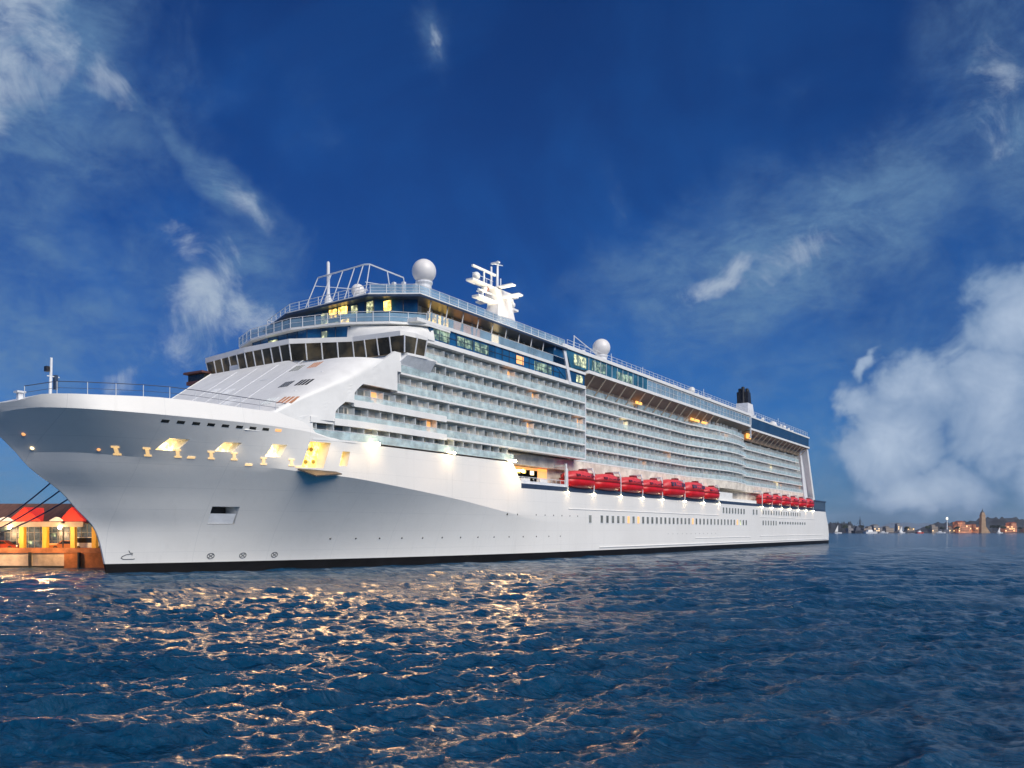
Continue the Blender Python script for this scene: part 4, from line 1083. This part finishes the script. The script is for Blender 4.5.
tr = thing('terminal_building', 'low cruise terminal with brown roof, red-lit gables and lit yellow columns', 'building', (*far(40, 119), 2.55), TH)
def lx(px, Z=119): return (px - 40) / FPX * Z
rx1, rx0 = lx(74), lx(-150)
roof = MB().add([(rx0, -2, 4.0), (lx(92), -2, 4.0), (lx(92), 12, 4.0), (rx0, 12, 4.0), (rx0, 4, 7.05), (rx1, 4, 7.05)],
                [(0, 1, 5, 4), (1, 2, 5), (2, 3, 4, 5), (3, 0, 4), (3, 2, 1, 0)])
ro = roof.build('roof', mat('roof_brown', (.17, .085, .06), .7, .3, 1.2, bump=.5, bscale=6, stretch=(3, .3, 1)), tr)
for (a, ap_, b) in ((17, 33.5, 51), (67, 80, 93), (-40, -22, -4)):
    g = MB().add([(lx(a), -2.3, 4.25), (lx(b), -2.3, 4.25), (lx(ap_), -2.3, 6.35), (lx(a), -2.0, 4.25), (lx(b), -2.0, 4.25), (lx(ap_), 2.9, 6.35)], [(0, 1, 2), (3, 5, 4), (0, 2, 5, 3), (1, 4, 5, 2), (0, 3, 4, 1)])
    g.build('red_lit_gable', mat('gable_red_glow', (.62, .035, .02), .5, .1, emit=(1, .05, .02), es=.25), ro)  # red light under the gables put in as colour and emission
for (a, b) in ((5, 25), (58, 73)):
    pts = [(lx(lerp(a, b, i / 10)), 4.28 + .62 * math.sin(math.pi * i / 10)) for i in range(11)]
    m = MB(); n = len(pts)
    m.add([(x, -2.35, z) for x, z in pts] + [(x, -2.1, z) for x, z in pts], [tuple(range(n)), tuple(range(2 * n - 1, n - 1, -1))] + [(i, i + n, (i + 1) % n + n, (i + 1) % n) for i in range(n)])
    m.build('white_pediment', WHITE2, ro)
MB().box(rx0, lx(92), -2.5, -2.2, 3.45, 4.22).build('eaves_beam', mat('beam_cream', (.45, .36, .28), .6, .15), tr)
COLM = mat('column_yellow_glow', (.75, .40, .04), .5, .1, emit=(1, .45, .03), es=.12)  # lamplight on the columns partly put in as a weak glow
for px in (-48, -20, 4, 30.5, 53, 80.5, 101.5):
    MB().box(lx(px - 2.1), lx(px + 2.1), -2.2, -1.5, 0, 3.45).box(lx(px - 2.8), lx(px + 2.8), -2.3, -1.4, 0, .25).build('column', COLM, tr)
gw = MB().box(rx0, lx(88), 2.6, 2.8, 0, 3.9).build('glass_front', mat('terminal_glass', (.12, .20, .32), .22, .7, .9), tr)
gm = MB()
for px in np.arange(-60, 90, 6): gm.box(lx(px), lx(px + .3), 2.5, 2.6, 0, 3.9)
for z in (1.3, 2.6): gm.box(rx0, lx(88), 2.48, 2.6, z, z + .06)
gm.build('window_mullions', METAL, gw)
for (px, z, w, h_, m_) in ((8, 1.0, 6, .7, LITO), (-6, 2.8, 4, .6, LITG), (42, 2.0, 4, .5, LITG), (66, 1.2, 5, .5, LITG), (9, 2.7, 5, .5, LITG), (18, .8, 4, .6, LITG), (40, .5, 8, .5, LITO)):
    MB().box(lx(px), lx(px + w), 2.4, 2.5, z, z + h_).build('lit_pane', m_, gw)
MB().box(rx0, lx(90), 2.8, 11, 0, 4.0).build('wall', mat('terminal_wall', (.3, .25, .2), .7), tr)
for px in (21, 70, -30):
    MB().ball((lx(px), -2.7, 3.35), .24, 10).build('eaves_lamp', BULB, tr)
    l = bpy.data.lights.new('lamp_light', 'POINT'); l.energy = 800; l.color = (1, .6, .28); l.shadow_soft_size = .3
    o = bpy.data.objects.new('lamp_light', l); col.objects.link(o); o.parent = tr; o.location = (lx(px), -6.0, 2.4)  # light hung well out from its bulb, added reach to brighten the quay face
# a lamp post, planters and small vehicles on the quay
lpz = thing('lamp_post', 'slim dark lamp post in front of the terminal columns', 'lamp post', (*far(63, 116.6), 2.55), TH)
MB().tube((0, 0, 0), (0, 0, 3.9), .1, 8, .07).lathe((0, 0, 0), [(.2, 0), (.2, .3), (.1, .35)], 8).build('pole', BLACK, lpz)
MB().lathe((0, 0, 3.8), [(.12, 0), (.3, .2), (.3, .35), (.05, .5)], 10).build('lantern', BLACK, lpz)
def make_car(name, label, loc, rz, body, cat='car', van=False):
    t = thing(name, label, cat, loc, rz)
    L, H = (4.8, 1.0) if van else (4.3, .85)
    m = MB(); prof = [(-L / 2, .35), (L / 2, .35), (L / 2, H - .1), (L / 2 - .9, H), (-L / 2 + .1, H)]
    m.add([(x, -.85, z) for x, z in prof] + [(x, .85, z) for x, z in prof], [tuple(range(5)), tuple(range(9, 4, -1))] + [(i, i + 5, (i + 1) % 5 + 5, (i + 1) % 5) for i in range(5)])
    m.build('body', body, t)
    top = 1.95 if van else 1.45
    m = MB(); pr = [(-L / 2 + .15, H), (L / 2 - 1.0, H), (L / 2 - 1.7, top), (-L / 2 + .35, top)]
    m.add([(x, -.76, z) for x, z in pr] + [(x, .76, z) for x, z in pr], [tuple(range(4)), tuple(range(7, 3, -1))] + [(i, i + 4, (i + 1) % 4 + 4, (i + 1) % 4) for i in range(4)])
    c = m.build('cabin', body, t)
    MB().hexa([(-L / 2 + .5, -.79, H + .1), (L / 2 - 1.3, -.79, H + .1), (L / 2 - 1.3, .79, H + .1), (-L / 2 + .5, .79, H + .1), (-L / 2 + .6, -.775, top - .12), (L / 2 - 1.75, -.775, top - .12), (L / 2 - 1.75, .775, top - .12), (-L / 2 + .6, .775, top - .12)]).build('window', DARKG, c)
    for x in (-L / 2 + .8, L / 2 - .85):
        for s in (-1, 1): MB().tube((x, s * .65, .33), (x, s * .88, .33), .33, 14).build('wheel', BLACK, t)
    for s in (-1, 1): MB().box(L / 2 - .02, L / 2 + .04, s * .6 - .15, s * .6 + .15, .55, .72).build('headlight', LITW, t)
    return t
make_car('parked_van', 'white van with dark windows parked by the ship bow', (*far(92, 119.5), 2.55), TH + R(4), WHITE, 'van', True)
make_car('parked_car', 'red car parked at the left end of the quay', (*far(3, 119.5), 2.55), TH + R(8), mat('car_red', (.45, .05, .02), .4), 'car')
make_car('parked_car', 'orange car parked between two yellow columns', (*far(67, 119.5), 2.55), TH - R(170), mat('car_orange', (.55, .16, .03), .4), 'car')
# bollard and mooring lines to the ship
bx, by = far(-52, 117.5)
for i, (dx_, nm) in enumerate(((0, 'black bollard holding the bow lines at the quay edge'),)):
    b = thing('bollard', nm, 'bollard', (bx, by, 2.55), 0)
    MB().lathe((0, 0, 0), [(.5, 0), (.35, .15), (.3, .7), (.55, .95), (.5, 1.15), (.05, 1.25)], 16).build('post', BLACK, b)
ROPE = mat('rope', (.10, .11, .16), .8, .2)
LN = ['uppermost bow mooring line running down to the quay', 'middle bow mooring line running down to the quay', 'lowest bow mooring line running down to the quay']
ends = [far(-36, 117.5), far(-46, 117.5), far(-58, 117.5)]
for i, (y, z) in enumerate(((-6.0, 11.7), (-5.1, 10.7), (-4.1, 9.7))):
    P0 = Vector((-hx(y + 1.2, z)[0] * .6 - .1, y + .9, z)); P1 = Vector((bx + .3 * (i - 1), by, 3.2))
    pts = [P0.lerp(P1, k / 12) + Vector((0, 0, -1.1 * 4 * (k / 12) * (1 - k / 12))) for k in range(13)]
    o = MB().path(pts, .085, 6).build('mooring_line', ROPE); tag(o, LN[i], 'mooring rope', 'bow mooring lines')

# ================================================================== FAR SHORE
def hill(name, pts, Z, m, depth=260):
    xs = np.linspace(pts[0][0], pts[-1][0], 90); f = pchip([p[0] for p in pts], [p[1] for p in pts]); rg_ = np.random.default_rng(len(pts))
    prof = [(0, 0.0), (.12, .35), (.3, .8), (.5, 1.0), (.75, .75), (1, 0)]
    v = []; fc = []; nz_ = rg_.normal(0, 1, (len(xs), len(prof)))
    for i, px in enumerate(xs):
        for j, (d, k) in enumerate(prof):
            x, y = far(px, Z + d * depth); v.append((x, y, max(-1, f(px) * k * (1 + .09 * nz_[i, j]) - (1 if k == 0 else 0))))
    n = len(prof)
    for i in range(len(xs) - 1):
        for j in range(n - 1): fc.append((i * n + j, (i + 1) * n + j, (i + 1) * n + j + 1, i * n + j + 1))
    mm_ = MB(); mm_.v = v; mm_.f = fc
    o = mm_.build(name, m, None, smooth=True); o['kind'] = 'structure'
    return o
WOOD = mat('wooded_hill', (.03, .04, .055), .9, .5, .03, bump=1, bscale=.06)
HAZY = mat('far_ridge_haze', (.10, .16, .24), .9, .2, .01)  # bluish tint of distant air put into the ridge colour
hill('hill', [(800, 6), (815, 18), (835, 20), (850, 21), (856, 12), (868, 4)], 1480, WOOD)
hill('hill', [(912, 3), (925, 12), (935, 19), (950, 23), (975, 26), (990, 28), (1002, 33), (1012, 33), (1022, 27), (1040, 24), (1080, 30), (1140, 12), (1170, 4)], 1560, WOOD)
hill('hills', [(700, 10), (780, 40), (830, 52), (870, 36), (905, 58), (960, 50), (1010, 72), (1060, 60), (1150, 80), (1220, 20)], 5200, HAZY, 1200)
hill('shore', [(780, 1.5), (820, 3.0), (900, 3.2), (960, 3.4), (1040, 3.6), (1200, 2)], 1440, mat('shore_dark', (.06, .06, .065), .9, .3, .05), 420)
def town_block(px, wpx, hm, Z, label, m, lit=.3, roofm=None, dz=2.6):
    x, y = far(px, Z); w = wpx / FPX * Z; t = thing('harbour_building', label, 'building', (x, y, dz), TH, 'buildings on the far shore')
    r0 = random.Random(int(px * 13)); dpt = w * .6 + 6; k = r0.uniform(.35, .65); sd = r0.choice((-1, 1)); h1 = hm * r0.uniform(.55, .75)
    xs_ = (-w / 2, -w / 2 + w * k) if sd < 0 else (w / 2 - w * k, w / 2)
    wl_ = MB().box(-w / 2, w / 2, 0, dpt, -3, h1).build('wall', m, t)
    MB().box(xs_[0] + .05, xs_[1] - .05, 1.5, dpt - 1, h1, hm).build('upper_storey', m, wl_)
    rm = roofm or mat('roof_grey', (.2, .2, .2), .8); xa, xb = xs_; xm = (xa + xb) / 2
    MB().add([(xa - .4, 1.1, hm), (xb + .4, 1.1, hm), (xm, 1.1, hm + w * k * .22), (xa - .4, dpt - .6, hm), (xb + .4, dpt - .6, hm), (xm, dpt - .6, hm + w * k * .22)], [(0, 1, 2), (3, 5, 4), (0, 2, 5, 3), (1, 4, 5, 2), (0, 3, 4, 1)]).build('gable_roof', rm, t)
    MB().box(-w / 2 - .3, w / 2 + .3, -.3, 1.3, h1 + .01, h1 + .5).build('parapet', rm, t)
    hm = h1
    rr_ = random.Random(int(px * 7)); d = MB(); l = MB(); nf = max(1, int(hm / 3.3)); nc = max(2, int(w / 3.4))
    for i in range(nf):
        for j in range(nc):
            xx = -w / 2 + (j + .5) * w / nc; zz = .8 + i * hm / nf
            (l if rr_.random() < lit * .6 else d).box(xx - .6, xx + .6, -.12, .1, zz, zz + 1.5)
    if d.v: d.build('window', DARKG, t)
    if l.v: l.build('lit_window', mat('town_lit', (.8, .6, .3), .5, .1, emit=(1, .62, .25), es=2.2), t)
    return t
PALE = mat('town_pale', (.30, .29, .30), .7, .1); CREAM = mat('town_cream', (.36, .30, .25), .7, .1); ORNG = mat('town_orange_glow', (.50, .24, .15), .7, .3, .1, emit=(1, .30, .10), es=.30, enoise=.12); SAND = mat('town_sand', (.42, .33, .24), .7, .1)  # orange walls carry their floodlighting as patchy emission
town_block(852, 7, 11, 1475, 'pale blocky building behind the dark ship far off', PALE, .3)
town_block(868, 8, 9, 1500, 'low cream warehouse right of the dark far ship', CREAM, .4)
town_block(879, 10, 12, 1540, 'long pale building in the middle of the far waterfront', PALE, .35)
town_block(890, 8, 9, 1500, 'cream building beside the small white sheds far off', CREAM, .4)
town_block(900, 5, 15, 1560, 'narrow pale tower block on the far waterfront', PALE, .3)
town_block(911, 7, 9, 1600, 'small sand coloured building before the wooded point', SAND, .4)
town_block(935, 6, 12, 1470, 'bright cream house at the foot of the wooded hill', CREAM, .8)
town_block(952, 6, 9, 1480, 'small red roofed house right of the thin signal mast', SAND, .5, mat('roof_red', (.35, .10, .06), .7))
tb = town_block(965, 13, 17, 1470, 'floodlit orange building left of the tall stone tower', ORNG, .5, mat('roof_red', (1, 1, 1)))
town_block(977, 7, 13, 1480, 'lower orange wing against the tall stone tower', ORNG, .4, mat('roof_red', (1, 1, 1)))
town_block(1011, 12, 16, 1500, 'floodlit orange building at the far right of the shore', ORNG, .5, mat('roof_red', (1, 1, 1)))
town_block(1027, 6, 10, 1500, 'sand coloured house at the right edge of the shore', SAND, .4)
tw = thing('stone_tower', 'tall tapering stone tower with pointed cap on the far shore', 'tower', (*far(982.5, 1465), 2.6), TH)
MB().hexa([(-4.4, -4.4, -3), (4.4, -4.4, -3), (4.4, 4.4, -3), (-4.4, 4.4, -3), (-3.4, -3.4, 29), (3.4, -3.4, 29), (3.4, 3.4, 29), (-3.4, 3.4, 29)]).box(-3.9, 3.9, -3.9, 3.9, 29.01, 30.4).build('shaft', mat('tower_stone', (.36, .25, .16), .8, .2, .2, emit=(1, .5, .2), es=.03), tw)  # stone given a faint warm glow in place of light on it
MB().hexa([(-3, -3, 30.4), (3, -3, 30.4), (3, 3, 30.4), (-3, 3, 30.4), (-2.6, -2.6, 35), (2.6, -2.6, 35), (2.6, 2.6, 35), (-2.6, 2.6, 35)]).build('belfry', mat('tower_stone', (1, 1, 1)), tw)
MB().lathe((0, 0, 35), [(2.8, 0), (1.0, 3.4), (.2, 6.5), (.02, 8)], 8).build('cap', mat('cap_dark', (.08, .09, .10), .6), tw)
MB().hexa([(4.5, -3, -3), (13, -3, -3), (13, 4, -3), (4.5, 4, -3), (4.6, -2.5, 10), (7, -2.5, 7), (7, 3.5, 7), (4.6, 3.5, 10)]).build('buttress', mat('tower_stone', (1, 1, 1)), tw)
sg = thing('signal_mast', 'thin white signal mast with lit top on the far shore', 'mast', (*far(947, 1462), 2.6), 0)
MB().lathe((0, 0, -2), [(1.5, 0), (.9, 20), (.8, 24)], 8).build('pole', WHITE, sg)
MB().lathe((0, 0, 22), [(1.6, 0), (1.8, .6), (1.8, 3.2), (.3, 4.6)], 10).build('lamp_room', mat('lamp_room', (.8, .8, .75), .5, emit=(1, .9, .7), es=.8), sg)
MB().hexa([(-5, -4, -3), (5, -4, -3), (5, 4, -3), (-5, 4, -3), (-3, -3, 4), (3, -3, 4), (3, 3, 4), (-3, 3, 4)]).build('base', PALE, sg)
# dark ship at anchor and small craft
def hullshape(L, Wd, H, m_=None):
    m = MB(); poly = [(-L / 2, -Wd / 2), (L * .3, -Wd / 2), (L / 2, 0), (L * .3, Wd / 2), (-L / 2, Wd / 2)]
    n = 5; m.add([(x * .92, y * .8, -.8) for x, y in poly] + [(x, y, H * (1.15 if x > L * .25 else 1)) for x, y in poly], [tuple(range(n - 1, -1, -1)), tuple(range(n, 2 * n))] + [(i, (i + 1) % n, n + (i + 1) % n, n + i) for i in range(n)])
    return m
ds = thing('dark_ship', 'dark ship with tall lattice mast anchored off the far shore', 'ship', (*far(860, 1330), 0), TH + R(20))
hullshape(30, 9, 4.5).build('hull', mat('dark_hull', (.03, .035, .05), .5), ds)
MB().box(-11, -2, -3, 3, 4.5, 9).box(-9, -4, -2.4, 2.4, 9, 12).build('deckhouse', mat('dark_house', (.07, .08, .11), .6), ds)
dmm = MB()
for s in ((-2, -1.5), (2, -1.5), (2, 1.5), (-2, 1.5)): dmm.tube((s[0] - 0, s[1], 4), (0, 0, 25), .3)
for z in (8, 12, 16): dmm.tube((-2 + z * .08, 0, z), (2 - z * .08, 0, z + 2), .2)
dmm.tube((0, 0, 23), (0, 0, 28), .25); dmm.tube((-6, 0, 17), (6, 0, 17), .25); dmm.tube((0, 0, 24), (14, 0, 6), .15); dmm.tube((0, 0, 24), (-13, 0, 7), .15)
dmm.build('lattice_mast', mat('dark_hull', (1, 1, 1)), ds)
def small_boat(px, Z, L, label, hm_, house=True, sail=False, name='harbour_boat'):
    t = thing(name, label, 'boat', (*far(px, Z), 0), TH + R(random.uniform(-25, 25)), 'small craft off the far shore')
    hullshape(L, L * .28, L * .11).build('hull', hm_, t)
    if house: MB().hexa([(-L * .3, -L * .1, L * .1), (L * .1, -L * .1, L * .1), (L * .1, L * .1, L * .1), (-L * .3, L * .1, L * .1), (-L * .26, -L * .08, L * .24), (L * .04, -L * .08, L * .24), (L * .04, L * .08, L * .24), (-L * .26, L * .08, L * .24)]).build('cabin', WHITE, t)
    mst = MB().tube((0, 0, L * .1), (0, 0, L * (1.0 if sail else .45)), .1 + L * .006)
    mst.build('mast', WHITE2, t)
    if sail: MB().hexa([(-.1, -.06, L * .2), (L * .0, -.06, L * .2), (0, .06, L * .2), (-.1, .06, L * .2), (-L * .40, -.06, L * .2), (-.1, -.06, L * .95), (-.1, .06, L * .95), (-L * .40, .06, L * .2)]).build('sail', WHITE, t)
WB = mat('boat_white', (.75, .75, .75), .4); 
small_boat(871, 1250, 24, 'long white motor boat right of the dark ship', WB)
small_boat(884, 1350, 14, 'small white boat before the long pale building', WB)
small_boat(902, 1380, 13, 'white sailing boat with raised sail under the narrow tower block', WB, True, True)
small_boat(920, 1300, 17, 'red hulled boat off the tip of the wooded point', mat('boat_hull_red', (.5, .06, .03), .4))
small_boat(941, 1390, 15, 'white boat moored below the bright cream house', WB)
small_boat(1000, 1330, 11, 'white boat with small sail between the two orange buildings', WB, True, True)
small_boat(838, 1300, 14, 'white sailing boat just beyond the cruise ship stern', WB, False, True)
# trees along the far shore: trunk and ragged crown
def make_tree():
    t = thing('shore_tree', 'tree', 'tree', group='trees on the far shore')
    MB().lathe((0, 0, -2), [(.5, 0), (.3, 6)], 7).build('trunk', mat('bark', (.08, .06, .05), .9), t)
    c = MB(); r_ = random.Random(3)
    for i in range(150):
        th, ph = r_.uniform(0, 6.28), math.acos(r_.uniform(-.6, 1)); rad = 3.6 * r_.uniform(.5, 1.1)
        p = Vector((rad * math.sin(ph) * math.cos(th), rad * math.sin(ph) * math.sin(th), 6.6 + rad * .8 * math.cos(ph)))
        a = Vector((r_.gauss(0, 1), r_.gauss(0, 1), r_.gauss(0, 1))).normalized() * r_.uniform(.5, 1.1); b = a.orthogonal().normalized() * r_.uniform(.5, 1.0)
        c.add([p - a, p + b, p + a, p - b], [(0, 1, 2, 3)])
    c.build('crown', mat('foliage', (.045, .07, .045), .9, .5, .4), t)
    return t
TL = [(928, 1452, 'dark tree left of the bright cream house'), (942, 1475, 'dark tree right of the bright cream house'), (957, 1465, 'dark tree left of the floodlit orange building'), (993, 1468, 'dark tree right of the stone tower'),
      (999, 1490, 'tall dark tree below the wooded hilltop'), (1003, 1462, 'dark tree left of the far right orange building'), (1020, 1475, 'dark tree right of the far right orange building'), (845, 1465, 'dark tree just beyond the cruise ship stern'), (861, 1490, 'dark tree behind the dark ship mast'), (907, 1500, 'dark tree between narrow tower block and sand building')]
tp = None
for i, (px, Z, lb) in enumerate(TL):
    if tp is None: tp = make_tree(); o = tp
    else: o = copy_tree(tp)
    k = random.uniform(.8, 1.35); o.location = (*far(px, Z), 3.0); o.rotation_euler = (0, 0, i * 1.3); o.scale = (k * 1.2, k * 1.2, k); o['label'] = lb

# ------------------------------------------------------------------ sea haze: one closed box of thin even air
hz = MB().box(CX - 8600, CX + 8600, CY - 8600, CY + 8600, -5, 160)
hm = bpy.data.materials.new('haze_air'); hm.use_nodes = True; ht = hm.node_tree; ht.nodes.clear()
pv = ht.nodes.new('ShaderNodeVolumePrincipled'); pv.inputs['Color'].default_value = (.80, .88, 1.0, 1); pv.inputs['Density'].default_value = 0.00006
ho = ht.nodes.new('ShaderNodeOutputMaterial'); ht.links.new(pv.outputs[0], ho.inputs['Volume'])
hzo = hz.build('haze', hm); hzo['kind'] = 'stuff'
